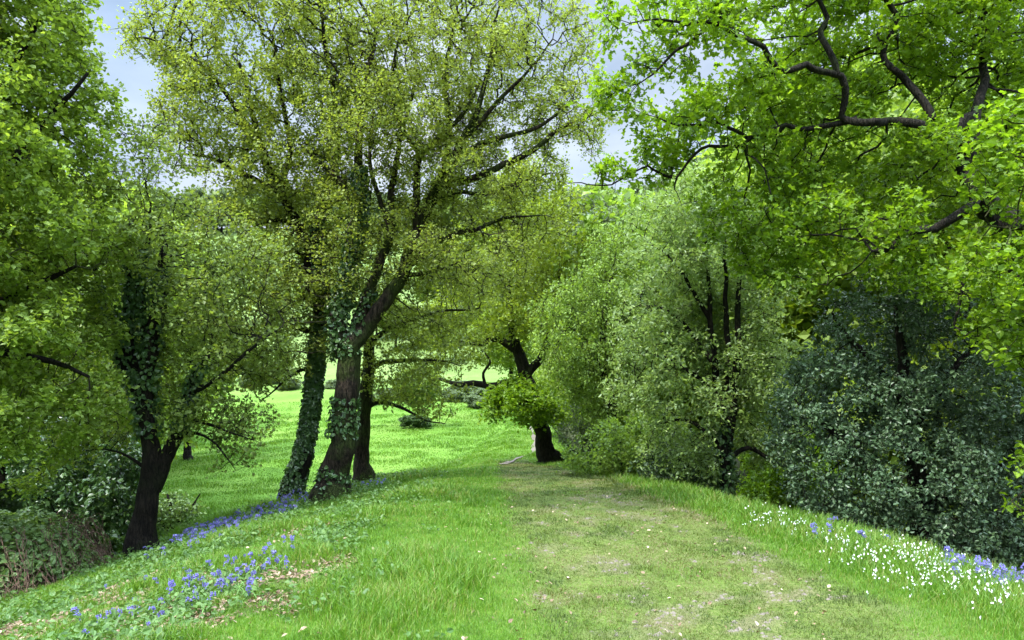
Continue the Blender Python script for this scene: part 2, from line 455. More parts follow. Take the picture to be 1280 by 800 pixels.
def blob_points(blobs, n, Y, hollow=.35, gap=.42, gs=.8, r=rng, world=False, seed=0):
    """points in a union of ellipsoids, biased outward, with clumps and gaps"""
    C, S, w = [], [], []
    for b in blobs:
        if world:
            c, s = np.array(b[0]), np.array(b[1]); ww = 1
        else:
            px, py, rx, ry = b[:4]; dy = b[4] if len(b) > 4 else 0; rd = b[5] if len(b) > 5 else rx / F * Y * .9
            yy = Y + dy
            c = W(px, py, yy); s = np.array([rx / F * yy, rd, ry / F * yy]); ww = b[6] if len(b) > 6 else 1
        C.append(c); S.append(s); w.append(ww * s[0] * s[1] * s[2])
    C, S, w = np.array(C), np.array(S), np.array(w); w = w ** .85; w /= w.sum()
    out = []
    while sum(map(len, out)) < n:
        k = r.choice(len(C), n, p=w)
        d = norm(r.normal(size=(n, 3))); rad = r.random(n) ** (1 / 3 * (1 - hollow * .6))
        p = C[k] + d * rad[:, None] * S[k]
        g = fbm(p[:, 0] / gs, p[:, 1] / gs, p[:, 2] / (gs * .6), seed=50 + seed, oct=2)
        p = p[g > gap]
        out.append(p)
    return np.vstack(out)[:n]

def make_tree(name, label, cat, Y, paths, blobs, leaf, bark='bark', branch='branch', n_att=1800, step=.2, infl=1.6, kill=.26,
              nl=3, twig=.22, ntw=2, spread=.07, L=.06, asp=.7, tpl='diamond', up=.6, droop=.0, trop=(0, 0, .0), gap=.42, gs=.8, hollow=.35,
              group=None, kink=0.0, e=2.25, tip=.0055, base=None, world=False, ivy=None, seed=1, flare=.5, rough=.10, tw_r=.0028, iters=70, jit=.25, k=14,
              max_tip=2, crown='crown', dens=(1.5, 1.6)):
    """paths: [dict(p=[(px,py[,dY])...], r=[...])], the first is the trunk.  Everything is stored relative to the root empty at the tree's foot."""
    r = np.random.default_rng(seed)
    segsW = []
    for i, q in enumerate(paths):
        if world or q.get('w'):
            pts = [np.array(p, float) for p in q['p']]
        else:
            pts = [W(p[0], p[1], Y + (p[2] if len(p) > 2 else 0)) for p in q['p']]
        segsW.append((pts, list(q['r'])))
    if base is None:
        b = segsW[0][0][0].copy()
        if not world: b[2] = H(b[0], b[1])
    else: b = np.array(base)
    # trunk foot below the ground
    pts0, r0 = segsW[0]
    foot = pts0[0].copy(); foot[2] = b[2] - .25
    segsW[0] = ([foot] + [p if j else np.array([p[0], p[1], b[2] + .12]) for j, p in enumerate(pts0)], [r0[0]] + r0)
    root = empty(name, b, label, cat, group)
    gt, gb, limbs = Geo(), Geo(), []
    pos, par, srad = [], [], []
    nl = max(2, int(round(nl * dens[0]))); ntw = int(round(ntw * dens[1]))
    first = None
    for i, (pts, rad) in enumerate(segsW):
        P, Q = resample(pts, rad, .09 if i == 0 else .12)
        wob = (.25 * Q + (.03 if i else .01))[:, None] * (np.stack([fbm(np.arange(len(P)) * .2, 0 * Q + i * 3.1, seed=seed + c * 7, oct=3) for c in range(3)], -1) - .5) * 2.6
        if kink and len(P) > 6:
            kn = np.arange(0, len(P), 4); kv = r.normal(size=(len(kn), 3)) * (kink * np.clip(Q[kn] * 1.2 + .02, 0, .12))[:, None]
            wob = wob + np.stack([np.interp(np.arange(len(P)), kn, kv[:, c]) for c in range(3)], -1)
        wob = wob * np.clip(np.arange(len(P)) / 5, 0, 1)[:, None]
        P = P + wob
        V, f, c = tube(P, Q, k=k if i == 0 else max(7, k - 4), rough=rough, flare=flare if i == 0 else 0, seed=seed + i)
        if i == 0: gt.add(V - b, f, c)
        else: gl = Geo(); gl.add(V - b, f, c); limbs.append(gl)
        stp = max(1, int(step / (.09 if i == 0 else .12)))
        idxs = list(range(0, len(P), stp))
        if i == 0:
            idxs = [j for j in idxs if P[j][2] > b[2] + .3 + .0]
            prev = -1
        else:
            d = np.linalg.norm(np.array(pos) - P[0], axis=1); prev = int(d.argmin())
        for j in idxs:
            pos.append(P[j]); par.append(prev); srad.append(Q[j]); prev = len(pos) - 1
    att = blob_points(blobs, n_att, Y, hollow, gap, gs, r, world, seed)
    gz = height(att[:, 0], att[:, 1]) if not world else np.full(len(att), b[2])
    att = att[att[:, 2] > gz + .15]
    ns = len(pos)
    P, pa = grow(pos, par, att, step, infl, kill, iters=iters, trop=trop, jit=jit, r=r)
    n = len(P)
    re = np.zeros(n); cnt = np.zeros(n, int); nch = np.zeros(n, int)
    for i in range(n - 1, -1, -1):
        if nch[i] == 0: re[i] = tip ** e; cnt[i] = 1
        p = pa[i]
        if p >= 0:
            re[p] += re[i]; cnt[p] += cnt[i]; nch[p] += 1
    rad = re ** (1 / e)
    rad[:ns] = np.array(srad)
    for i in range(ns, n):
        rad[i] = min(rad[i], rad[pa[i]] * .92)
    # branch tubes: every grown edge
    ed = np.arange(ns, n); pr = pa[ed]
    if len(ed):
        main = {}
        for i in ed:
            p = pa[i]
            if p not in main or rad[i] > rad[main[p]]: main[p] = i
        dirn = np.zeros((n, 3)); dirn[ed] = norm(P[ed] - P[pr])
        for i in main:
            if i >= ns:
                dirn[i] = norm((dirn[i] + dirn[main[i]])[None])[0]
        ismain = np.array([main[p] == i and p >= ns for i, p in zip(ed, pr)])
        def frame(d):
            ref = np.array([[.23, .41, .18]])
            u = norm(np.cross(d, ref)); return u, np.cross(d, u)
        for kk, sel in ((3, rad[ed] < .012), (5, (rad[ed] >= .012) & (rad[ed] < .04)), (8, rad[ed] >= .04)):
            if not sel.any(): continue
            E, Pp, im = ed[sel], pr[sel], ismain[sel]
            a = np.linspace(0, 2 * np.pi, kk, endpoint=False); ca, sa = np.cos(a)[None, :, None], np.sin(a)[None, :, None]
            d0 = np.where(im[:, None], dirn[Pp], norm(P[E] - P[Pp])); u0, v0 = frame(d0)
            u1, v1 = frame(dirn[E])
            ra = np.where(im, rad[Pp], rad[E])
            r1 = P[Pp][:, None] + (u0[:, None] * ca + v0[:, None] * sa) * ra[:, None, None]
            r2 = P[E][:, None] + (u1[:, None] * ca + v1[:, None] * sa) * rad[E][:, None, None]
            V = np.concatenate([r1, r2], 1).reshape(-1, 3)
            off = (np.arange(len(E)) * 2 * kk)[:, None]; j = np.arange(kk)[None]; j2 = (j + 1) % kk
            gb.add(V - b, np.stack([off + j, off + j2, off + kk + j2, off + kk + j], -1).reshape(-1, 4))
    # twigs and leaves
    tipn = ed[cnt[ed] <= max_tip]
    A = np.repeat(P[tipn], ntw, 0)
    dt = np.repeat(norm(P[tipn] - P[pa[tipn]]), ntw, 0)
    B = A + norm(dt * .6 + norm(r.normal(size=A.shape)) + np.array([0, 0, .15 - droop * .8])) * (twig * (.5 + .8 * r.random(len(A))))[:, None]
    if tw_r:
        V, f = segs(A, B, np.full(len(A), tw_r * 1.3), np.full(len(A), tw_r * .6)); gb.add(V - b, f)
    tt = r.random((len(A), nl, 1)) ** .5
    LP = A[:, None] + (B - A)[:, None] * tt + r.normal(size=(len(A), nl, 3)) * spread
    LP = LP.reshape(-1, 3)
    # now and then a tuft is missing or late, so the outline stays uneven
    DD = np.repeat(B - A, nl, 0)
    print('TREE', name, 'nodes', n, 'tips', len(tipn), 'leaves', len(LP))
    link('trunk', gt.mesh('trunk', M[bark]), root)
    for gl in limbs: link('limb', gl.mesh('limb', M[bark]), root)
    link('crown', crown_mesh('crown', LP - b, M[leaf], gb, M[branch], L, asp, tpl, up, droop, r=r, Ddir=DD), root)
    if ivy:
        VP, NP = [], []
        for (pi, s0, s1, cnt_i, puff) in ivy:
            pts, rr = segsW[pi]; Pq, Qq = resample(pts, rr, .05)
            i0, i1 = int(s0 * (len(Pq) - 1)), int(s1 * (len(Pq) - 1))
            ii = r.integers(i0, max(i1, i0 + 1), cnt_i)
            d = norm(np.gradient(Pq, axis=0))[ii]
            o = norm(np.cross(d, norm(r.normal(size=(cnt_i, 3)))))
            q = Pq[ii] + o * (Qq[ii] * 1.02 + puff * r.random(cnt_i) ** 1.6)[:, None]
            g = fbm(q[:, 0] * 2.5, q[:, 1] * 2.5, q[:, 2] * 1.6, seed=seed + 3, oct=2)
            kq = g > .36
            VP.append(q[kq]); NP.append(o[kq])
        VP, NP = np.vstack(VP), np.vstack(NP)
        link('ivy', leaves_mesh('ivy', VP - b, M['ivy'], .062, .9, 'hex', .2, .9, out=NP * 1.3, r=r), root)
    return root

exec_later = []
# ================================================================== SETTING
def axis(segsA):
    out = []
    for a, b, s in segsA: out.extend(np.arange(a, b, s))
    return np.array(out + [segsA[-1][1]])

gx = axis([(-420, -60, 20), (-60, -24, 2.0), (-24, -8, .4), (-8, 5.5, .1), (5.5, 12, .35), (12, 60, 2.0), (60, 420, 20)])
gy = axis([(-120, -10, 10), (-10, 3.5, .8), (3.5, 13, .1), (13, 26, .22), (26, 60, .8), (60, 130, 2.5), (130, 520, 13)])
XX, YY = np.meshgrid(gx, gy)
ZZ = height(XX.ravel(), YY.ravel())
V = np.stack([XX.ravel(), YY.ravel(), ZZ], -1)
nx, ny = len(gx), len(gy)
i = (np.arange(ny - 1)[:, None] * nx + np.arange(nx - 1)[None]).ravel()
f = np.stack([i, i + 1, i + nx + 1, i + nx], -1)

def ground_mat():
    m, t, n, l = nt('ground_turf')
    out = n.new('ShaderNodeOutputMaterial'); p = n.new('ShaderNodeBsdfPrincipled')
    tc = n.new('ShaderNodeTexCoord')
    def noise(sc, det=5, rough=.6):
        k = n.new('ShaderNodeTexNoise'); k.inputs['Scale'].default_value = sc; k.inputs['Detail'].default_value = det; k.inputs['Roughness'].default_value = rough
        l.new(tc.outputs['Object'], k.inputs['Vector']); return k
    a = noise(6, 6); b = noise(.22, 4); c = noise(55, 3)
    rg = ramp(n, [(.3, (.035, .07, .008)), (.55, (.06, .125, .012)), (.75, (.10, .16, .022))]); l.new(a.outputs['Fac'], rg.inputs['Fac'])
    rf = ramp(n, [(.25, (.055, .11, .014)), (.5, (.085, .17, .02)), (.72, (.14, .20, .04)), (.85, (.18, .19, .07))]); 
    m1 = n.new('ShaderNodeMath'); m1.operation = 'MULTIPLY_ADD'; m1.inputs[1].default_value = .4; 
    l.new(a.outputs['Fac'], m1.inputs[0])
    m2 = n.new('ShaderNodeMath'); m2.operation = 'MULTIPLY'; m2.inputs[1].default_value = .65; l.new(b.outputs['Fac'], m2.inputs[0])
    l.new(m2.outputs[0], m1.inputs[2]); l.new(m1.outputs[0], rf.inputs['Fac'])
    def attr(s):
        k = n.new('ShaderNodeAttribute'); k.attribute_name = s; return k.outputs['Fac']
    rpz = ramp(n, [(.3, (.09, .14, .035)), (.7, (.15, .20, .065))]); l.new(b.outputs['Fac'], rpz.inputs['Fac'])
    def mix(fac, A, B):
        k = n.new('ShaderNodeMix'); k.data_type = 'RGBA'; l.new(fac, k.inputs['Factor']); l.new(A, k.inputs['A']); l.new(B, k.inputs['B']); return k.outputs['Result']
    col = mix(attr('meadow'), rg.outputs['Color'], rf.outputs['Color'])
    col = mix(attr('pasture'), col, rpz.outputs['Color'])
    rw = ramp(n, [(.3, (.04, .055, .014)), (.5, (.10, .12, .03)), (.7, (.21, .18, .09))]); l.new(c.outputs['Fac'], rw.inputs['Fac'])
    col = mix(attr('worn'), col, rw.outputs['Color'])
    c2 = noise(70, 6, .85)
    rd = ramp(n, [(.35, (.03, .022, .014)), (.48, (.11, .08, .055)), (.6, (.20, .15, .11)), (.75, (.32, .26, .21))]); l.new(c2.outputs['Fac'], rd.inputs['Fac'])
    col = mix(attr('bare'), col, rd.outputs['Color'])
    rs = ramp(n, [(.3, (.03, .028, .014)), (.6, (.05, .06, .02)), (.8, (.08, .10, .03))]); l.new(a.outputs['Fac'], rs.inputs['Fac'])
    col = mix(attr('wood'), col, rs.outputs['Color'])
    l.new(col, p.inputs['Base Color']); p.inputs['Roughness'].default_value = .95; p.inputs['Specular IOR Level'].default_value = .1
    bm = n.new('ShaderNodeBump'); bm.inputs['Strength'].default_value = .7; bm.inputs['Distance'].default_value = .08
    l.new(a.outputs['Fac'], bm.inputs['Height']); l.new(bm.outputs[0], p.inputs['Normal'])
    l.new(p.outputs[0], out.inputs['Surface'])
    return m

me = mesh_from('ground', V, [f], ground_mat(), smooth=True)
def vattr(me, nm, val):
    a = me.attributes.new(nm, 'FLOAT', 'POINT'); a.data.foreach_set('value', np.asarray(val, dtype=np.float32))
xs, ys = V[:, 0], V[:, 1]
xl = np.interp(ys, *LX); xr = np.interp(ys, *RX)
meadow = np.maximum(sstep(-.5, 1.5, xl - xs), sstep(20, 26, ys))
vattr(me, 'meadow', meadow); vattr(me, 'pasture', .85 * sstep(68, 95, ys + 14 * (fbm(xs / 12, ys / 12, seed=77) - .5)))
vattr(me, 'worn', worn(xs, ys) * .7)
bb = np.maximum(bare(xs, ys), .5 * litter(xs, ys))
# the pale trodden line that runs on past the far oak
PATH = np.array([W(628, 587, 21)[:2], W(645, 577, 24)[:2], [.72, 27], [.98, 31], [1.05, 36], [1.1, 40], [1.1, 43], [1.05, 46]])
pyy = np.interp(ys, PATH[:, 1], PATH[:, 0])
vattr(me, 'bare', bb * .6)
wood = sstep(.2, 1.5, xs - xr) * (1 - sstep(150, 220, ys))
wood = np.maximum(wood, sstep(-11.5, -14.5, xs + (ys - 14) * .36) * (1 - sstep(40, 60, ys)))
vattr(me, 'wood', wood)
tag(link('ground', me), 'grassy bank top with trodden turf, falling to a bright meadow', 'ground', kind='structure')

# path: a pale stony strip lying on the turf beyond the oak
pp, pr_ = resample([np.array([a, b, 0]) for a, b in PATH], [.10, .10, .06, .13, .16, .16, .1, .04], .4)
tn = norm(np.gradient(pp, axis=0)); sd = np.stack([tn[:, 1], -tn[:, 0], 0 * tn[:, 0]], -1)
rowsV = []
for q in np.linspace(-1, 1, 5):
    wv = pr_ * (.8 + .6 * (fbm(pp[:, 1] * 1.3, 0 * pr_ + q * 2, seed=61, oct=2)))
    wv = wv * np.clip(.25 + 2.2 * (fbm(pp[:, 1] * .55, 0 * pr_ + 3, seed=63, oct=2) - .3), .1, 1.3)
    x = pp + sd * (q * wv)[:, None]
    x[:, 2] = height(x[:, 0], x[:, 1]) + .03
    rowsV.append(x)
PV = np.stack(rowsV, 1).reshape(-1, 3); npn = len(pp)
ii = (np.arange(npn - 1)[:, None] * 5 + np.arange(4)[None]).ravel()
tag(link('path', mesh_from('path', PV, [np.stack([ii, ii + 1, ii + 6, ii + 5], -1)], M['pebble'])), 'narrow pale footpath running on past the leaning oak', 'path', kind='structure')

# ================================================================== TREES
# --- field maple filling the left edge
make_tree('maple_tree', 'leafy light green maple filling the left edge beside the bramble mound', 'tree', 9.5,
    [dict(p=[(-75, 690), (-70, 560), (-60, 400), (-45, 250), (-30, 120), (-20, 0)], r=[.24, .2, .17, .14, .1, .06]),
     dict(p=[(-62, 430), (-10, 380), (50, 350), (95, 330)], r=[.09, .06, .04, .02]),
     dict(p=[(-50, 280), (10, 220), (60, 150), (110, 90)], r=[.09, .06, .04, .018]),
     dict(p=[(-60, 420), (0, 440), (60, 450), (110, 470)], r=[.08, .06, .04, .02]),
     dict(p=[(-40, 200), (0, 120), (30, 60), (60, 0)], r=[.07, .05, .03, .02]),
     dict(w=1, p=[(-7.0, 9.4, 6.2), (-5.4, 8.2, 7.6), (-3.6, 7.4, 8.3), (-1.6, 6.9, 8.6)], r=[.10, .07, .05, .02])],  # unseen overhead limb, added to carry leaves that shade the bank crest
    [(0, 60, 95, 110, 0, 1.5), (20, 190, 105, 90, 0, 1.5), (40, 300, 105, 80, 0, 1.5), (30, 400, 105, 80, 0, 1.5), (40, 500, 95, 70, .2, 1.4),
     (-60, 250, 100, 250, 0, 1.6), (105, 120, 35, 55, .5, .7, .6), (-20, -40, 110, 80, 0, 1.6), (90, 430, 50, 70, .6, .9), (10, 570, 80, 45, .6, 1), (240, -410, 260, 85, -2.5, 1.3, .8)],  # last blob is unseen overhead foliage, added to cast shade across the crest
    'maple', bark='barkdark', n_att=4300, step=.16, kill=.2, infl=1.0, nl=5, ntw=3, twig=.18, spread=.045, L=.058, asp=.8, tpl='hex', up=1.1, droop=.25, dens=(2.2, 1.6), gap=.49, gs=.6, seed=3, tw_r=.002)

# --- dark, many-stemmed tree on the lip of the bank
make_tree('hawthorn_tree', 'black forked trunk with ivied stems and olive leaves at the bank edge', 'tree', 11.0,
    [dict(p=[(180, 693), (184, 640), (190, 585), (186, 545), (182, 500), (186, 440), (196, 380), (205, 310)], r=[.175, .155, .15, .12, .12, .11, .08, .045]),
     dict(p=[(190, 610), (204, 575), (217, 550), (229, 518), (240, 480), (262, 440)], r=[.15, .11, .10, .085, .06, .035]),
     dict(p=[(184, 530), (172, 490), (155, 450), (142, 410), (128, 370), (118, 330)], r=[.10, .09, .08, .06, .045, .03]),
     dict(p=[(184, 500), (165, 450), (160, 400), (162, 350), (158, 290)], r=[.09, .08, .06, .04, .02]),
     dict(p=[(186, 450), (178, 400), (176, 350), (186, 290)], r=[.08, .06, .05, .03]),
     dict(p=[(226, 540), (255, 545), (280, 570), (292, 590)], r=[.03, .018, .011, .004]),
     dict(p=[(232, 525), (265, 530), (300, 545), (322, 553)], r=[.032, .02, .012, .004]),
     dict(p=[(240, 490), (275, 470), (310, 440), (345, 415)], r=[.05, .035, .025, .012]),
     dict(p=[(188, 590), (160, 570), (130, 560), (105, 562)], r=[.03, .02, .012, .005])],
    [(180, 240, 85, 60, .1, 1.2), (240, 300, 95, 70, 0, 1.2), (280, 380, 85, 70, 0, 1.2), (150, 310, 70, 60, .5, 1.1), (290, 450, 65, 55, -.1, .9),
     (110, 460, 50, 70, .9, .8), (215, 450, 70, 60, 1.1, .6), (255, 520, 50, 35, .2, .7, .8), (285, 560, 40, 30, 0, .5, .5), (310, 520, 40, 30, 0, .5, .5), (110, 540, 55, 40, .3, .8), (300, 330, 60, 60, 0, .9), (200, 190, 60, 35, 0, .8)],
    'thorn', bark='barkdark', branch='barkdark', n_att=3000, step=.16, kill=.2, infl=1.0, nl=4, ntw=3, twig=.22, spread=.06, L=.055, asp=.8, tpl='diamond', up=.8, droop=.15, gap=.48, gs=.6, seed=4,
    ivy=[(0, .42, .95, 1300, .10), (2, .1, .9, 900, .09), (3, .1, .9, 800, .09), (4, .1, .9, 600, .08), (1, .45, .95, 500, .07)], rough=.16)

# --- the main tree with the mossy brown trunk
make_tree('sycamore_tree', 'tree with stout brown mossy trunk, ivied fork and wide budding crown', 'tree', 13.0,
    [dict(p=[(412, 625), (423, 575), (430, 520), (434, 470), (438, 432), (450, 418), (467, 398), (484, 374), (500, 345), (513, 312), (524, 285), (538, 252), (556, 215), (575, 180), (600, 130), (615, 60)],
          r=[.26, .225, .205, .2, .185, .15, .13, .12, .11, .105, .10, .09, .08, .065, .05, .025]),
     dict(p=[(440, 432), (452, 395), (464, 360), (478, 325), (488, 280), (492, 220), (505, 160), (520, 90)], r=[.13, .10, .085, .075, .065, .05, .035, .02]),
     dict(p=[(470, 395), (485, 365), (510, 345), (540, 340), (580, 325)], r=[.06, .05, .04, .03, .012]),
     dict(p=[(488, 285), (470, 240), (462, 190), (468, 120)], r=[.045, .04, .03, .015]),
     dict(p=[(538, 255), (570, 240), (610, 240), (655, 225), (690, 215)], r=[.05, .04, .03, .02, .008]),
     dict(p=[(575, 180), (620, 130), (655, 95), (690, 50)], r=[.045, .035, .025, .012]),
     dict(p=[(434, 445), (424, 410), (428, 370), (440, 320), (448, 260), (450, 200), (455, 120), (470, 40)], r=[.18, .15, .12, .10, .085, .07, .05, .03]),
     dict(p=[(522, 295), (521, 255), (523, 200), (545, 174), (575, 150), (600, 100)], r=[.08, .07, .06, .05, .04, .02]),
     dict(p=[(550, 232), (606, 217), (665, 187), (708, 157), (752, 140)], r=[.075, .06, .045, .03, .012]),
     dict(p=[(562, 208), (593, 183), (640, 168), (682, 153), (725, 120)], r=[.06, .05, .04, .03, .012]),
     dict(p=[(512, 330), (563, 293), (600, 285), (631, 272), (680, 268)], r=[.06, .045, .035, .025, .01]),
     dict(p=[(526, 195), (500, 150), (490, 100), (500, 40)], r=[.05, .04, .03, .02]),
     dict(p=[(556, 215), (560, 160), (556, 100), (570, 20)], r=[.06, .05, .04, .025]),
     dict(p=[(448, 262), (425, 225), (400, 205), (375, 180)], r=[.06, .05, .035, .02])],
    [(560, 60, 150, 80, 0, 2.0), (460, 60, 110, 90, .3, 2.0), (500, 170, 130, 80, 0, 1.8), (620, 110, 110, 75, 0, 1.8), (690, 160, 70, 60, 0, 1.3, .7), (600, 230, 110, 50, 0, 1.5),
     (570, 310, 110, 50, 0, 1.5), (470, 280, 90, 70, .2, 1.6), (640, 280, 60, 40, 0, 1.0), (500, 380, 70, 40, .8, .9), (590, 350, 70, 30, .4, 1.0, .6), (680, 60, 70, 60, 0, 1.4), (560, -30, 150, 60, 0, 2), (420, 330, 90, 60, .4, 1.3), (520, 420, 60, 25, .8, .8, .6), (710, 125, 65, 38, 0, 1), (735, 150, 35, 22, 0, .7), (640, 40, 90, 60, 0, 1.6), (360, 420, 60, 40, .3, 1)],
    'olive', n_att=7200, step=.18, kill=.23, infl=1.3, nl=3, ntw=3, twig=.2, spread=.042, L=.046, asp=.8, tpl='diamond', up=1.0, droop=.0, gap=.49, gs=.7, seed=5, dens=(2.7, 1.7), tip=.0092,
    ivy=[(0, .02, .10, 420, .04), (0, .16, .24, 500, .06), (6, .0, .6, 3800, .11), (1, 0, .22, 400, .05)], rough=.13, flare=.4, k=24, tw_r=.0032)

# --- the ivied leaning trunk
make_tree('ivied_tree', 'leaning trunk wrapped in ivy with tall olive crown towards the sky gap', 'tree', 13.7,
    [dict(p=[(364, 634), (378, 570), (389, 510), (395, 450), (399, 405), (396, 375), (386, 345), (388, 315), (372, 280), (352, 240), (330, 195), (316, 140), (300, 80)],
          r=[.17, .14, .125, .12, .11, .095, .095, .09, .085, .075, .065, .05, .03]),
     dict(p=[(403, 410), (405, 370), (395, 320), (400, 270), (415, 220), (420, 160), (410, 80), (400, 0)], r=[.12, .10, .09, .08, .07, .055, .04, .025]),
     dict(p=[(388, 318), (370, 315), (345, 313), (325, 318)], r=[.045, .035, .025, .012]),
     dict(p=[(372, 282), (345, 275), (320, 285), (300, 300)], r=[.045, .035, .025, .012]),
     dict(p=[(350, 240), (300, 215), (255, 195), (215, 190)], r=[.05, .04, .025, .012]),
     dict(p=[(332, 198), (290, 130), (255, 85), (215, 60), (180, 45), (158, 50)], r=[.055, .045, .035, .025, .018, .01]),
     dict(p=[(352, 236), (362, 180), (350, 110), (340, 40)], r=[.06, .05, .04, .02]),
     dict(p=[(400, 460), (375, 463), (350, 480), (325, 500)], r=[.035, .03, .02, .01]),
     dict(p=[(403, 415), (370, 410), (335, 390), (300, 385)], r=[.05, .04, .025, .012])],
    [(340, 60, 120, 80, 0, 1.9), (250, 50, 75, 55, 0, 1.3), (190, 50, 35, 30, 0, .8), (290, 140, 90, 65, 0, 1.5), (400, 120, 90, 80, .3, 1.7), (240, 190, 50, 40, 0, 1.0, .7), (340, 220, 90, 50, 0, 1.4),
     (300, 300, 70, 50, -.2, 1.1), (330, 380, 80, 45, -.2, 1.1, .8), (380, -30, 130, 60, 0, 1.9), (400, 250, 60, 60, .2, 1.2), (330, 460, 55, 30, -.2, .8, .5), (265, -10, 80, 40, 0, 1.2), (270, 390, 70, 50, 0, 1), (370, 330, 70, 60, .4, 1.2)],
    'olive', bark='barkdark', n_att=6200, step=.18, kill=.23, infl=1.3, nl=3, ntw=3, twig=.2, spread=.05, L=.056, asp=.75, tpl='diamond', up=1.0, gap=.49, gs=.7, seed=6, dens=(2.7, 1.7), tip=.0092,
    ivy=[(0, .0, .42, 7500, .04), (1, 0, .5, 1200, .04)], rough=.12, flare=.3, tw_r=.0032)

# --- the slim trunk behind
make_tree('slim_tree', 'slim brown trunk behind the stout one with sparse pale hanging leaves', 'tree', 15.2,
    [dict(p=[(454, 607), (452, 580), (454, 550), (457, 515), (460, 480), (462, 440), (462, 390), (470, 330), (480, 260)], r=[.2, .15, .135, .13, .12, .11, .09, .06, .03]),
     dict(p=[(457, 510), (474, 502), (500, 508), (530, 525), (556, 530)], r=[.06, .05, .035, .02, .01]),
     dict(p=[(452, 470), (480, 455), (520, 450), (550, 450), (575, 458)], r=[.06, .05, .035, .02, .01]),
     dict(p=[(457, 430), (500, 405), (545, 390), (600, 385)], r=[.06, .05, .03, .015])],
    [(510, 480, 60, 40, 0, 1.1, .6), (540, 430, 70, 35, 0, 1.2, .8), (530, 380, 80, 40, 0, 1.3), (480, 330, 90, 60, .3, 1.3), (570, 340, 70, 40, .2, 1.2), (560, 500, 30, 25, 0, .6, .4), (470, 450, 40, 40, 0, .9, .6)],
    'olive', n_att=1700, step=.19, kill=.26, infl=1.3, nl=3, ntw=2, twig=.2, spread=.05, L=.06, asp=.75, up=.7, gap=.44, gs=.7, seed=7, dens=(2.0, 2.0), rough=.10, flare=.12)

# --- the leaning oak beyond the crest
make_tree('oak_tree', 'leaning dark oak where the path passes, with long low bare limb', 'tree', 22.0,
    [dict(p=[(687, 579), (680, 550), (673, 520), (665, 492), (658, 470), (651, 447), (643, 425), (637, 395), (638, 340), (650, 280)], r=[.28, .235, .215, .205, .195, .18, .14, .10, .08, .05]),
     dict(p=[(664, 488), (640, 480), (615, 481), (592, 480), (570, 478), (548, 473)], r=[.15, .12, .11, .09, .07, .04]),
     dict(p=[(606, 480), (604, 466), (612, 452), (606, 440)], r=[.05, .04, .03, .015]),
     dict(p=[(645, 437), (620, 425), (595, 430), (570, 425)], r=[.14, .10, .07, .03]),
     dict(p=[(658, 468), (672, 450), (682, 430), (690, 390), (700, 330)], r=[.14, .12, .10, .08, .04]),
     dict(p=[(668, 500), (660, 495), (645, 492), (630, 497)], r=[.07, .05, .035, .02])],
    [(630, 320, 85, 55, 0, 1.8), (690, 290, 60, 60, 0, 1.6), (632, 392, 45, 24, -.9, .8), (600, 402, 40, 20, -.6, .8), (672, 395, 40, 28, -.8, .8), (595, 385, 70, 35, 0, 1.5), (680, 365, 55, 45, .9, 1.2), (660, 240, 55, 40, 0, 1.4), (575, 430, 50, 25, 0, 1.0, .7) , (720, 350, 40, 50, .3, 1.2)],
    'oakfar', bark='barkoak', branch='barkoak', n_att=2600, step=.26, kill=.34, infl=1.8, nl=5, ntw=3, twig=.26, spread=.09, L=.085, asp=.8, up=.8, gap=.42, gs=1.0, seed=8, flare=.4, k=18, tw_r=.004)
# the low leafy spray is the same oak's: a crown part of its own, greener than the rest
oakroot = bpy.data.objects['oak_tree']
sp = blob_points([(650, 503, 44, 20, -.6, .9), (608, 516, 20, 10, -.6, .4), (692, 514, 24, 12, -.6, .5), (648, 480, 20, 10, -.6, .4), (668, 524, 26, 7, -.6, .4), (628, 492, 18, 8, -.6, .4), (700, 522, 10, 6, -.6, .3)], 900, 22, gap=.5, gs=.4, seed=9)
b0 = np.array(oakroot.location)
lp = (np.repeat(sp, 6, 0) + rng.normal(size=(len(sp) * 6, 3)) * .10)
ctr = W(662, 500, 21.8)
gsp = Geo(); A = np.repeat(ctr[None], 60, 0) + rng.normal(size=(60, 3)) * .12; V_, f_ = segs(A, sp[:60], np.full(60, .018), np.full(60, .005)); gsp.add(V_ - b0, f_)
link('foliage', crown_mesh('foliage', lp - b0, M['oak'], gsp, M['barkoak'], .09, .75, 'hex', 1.1, .15), oakroot)

# --- right: the drooping hawthorn beside the oak
make_tree('drooping_tree', 'dense mid green tree with drooping boughs just right of the oak', 'tree', 19.0,
    [dict(p=[(772, 598), (768, 540), (758, 470), (755, 400), (765, 340)], r=[.16, .13, .11, .08, .04]),
     dict(p=[(762, 480), (735, 430), (712, 410), (695, 430)], r=[.07, .05, .03, .015]),
     dict(p=[(757, 430), (790, 380), (810, 360)], r=[.06, .04, .02])],
    [(745, 370, 50, 45, 0, 1.1), (715, 425, 40, 50, -.2, .9), (760, 440, 50, 55, -.3, .9), (745, 490, 45, 30, -.2, .8), (790, 340, 45, 45, .4, 1.1), (800, 420, 40, 60, .3, 1.0), (700, 390, 25, 35, -.3, .7), (770, 300, 35, 30, .5, 1)],
    'mid', bark='barkdark', branch='barkdark', n_att=2200, step=.2, kill=.25, infl=1.2, nl=6, ntw=3, twig=.45, spread=.05, L=.065, asp=.65, up=.6, droop=1.4, gap=.52, gs=.6, seed=10, trop=(0, 0, -.15), dens=(2.2, 1.6))

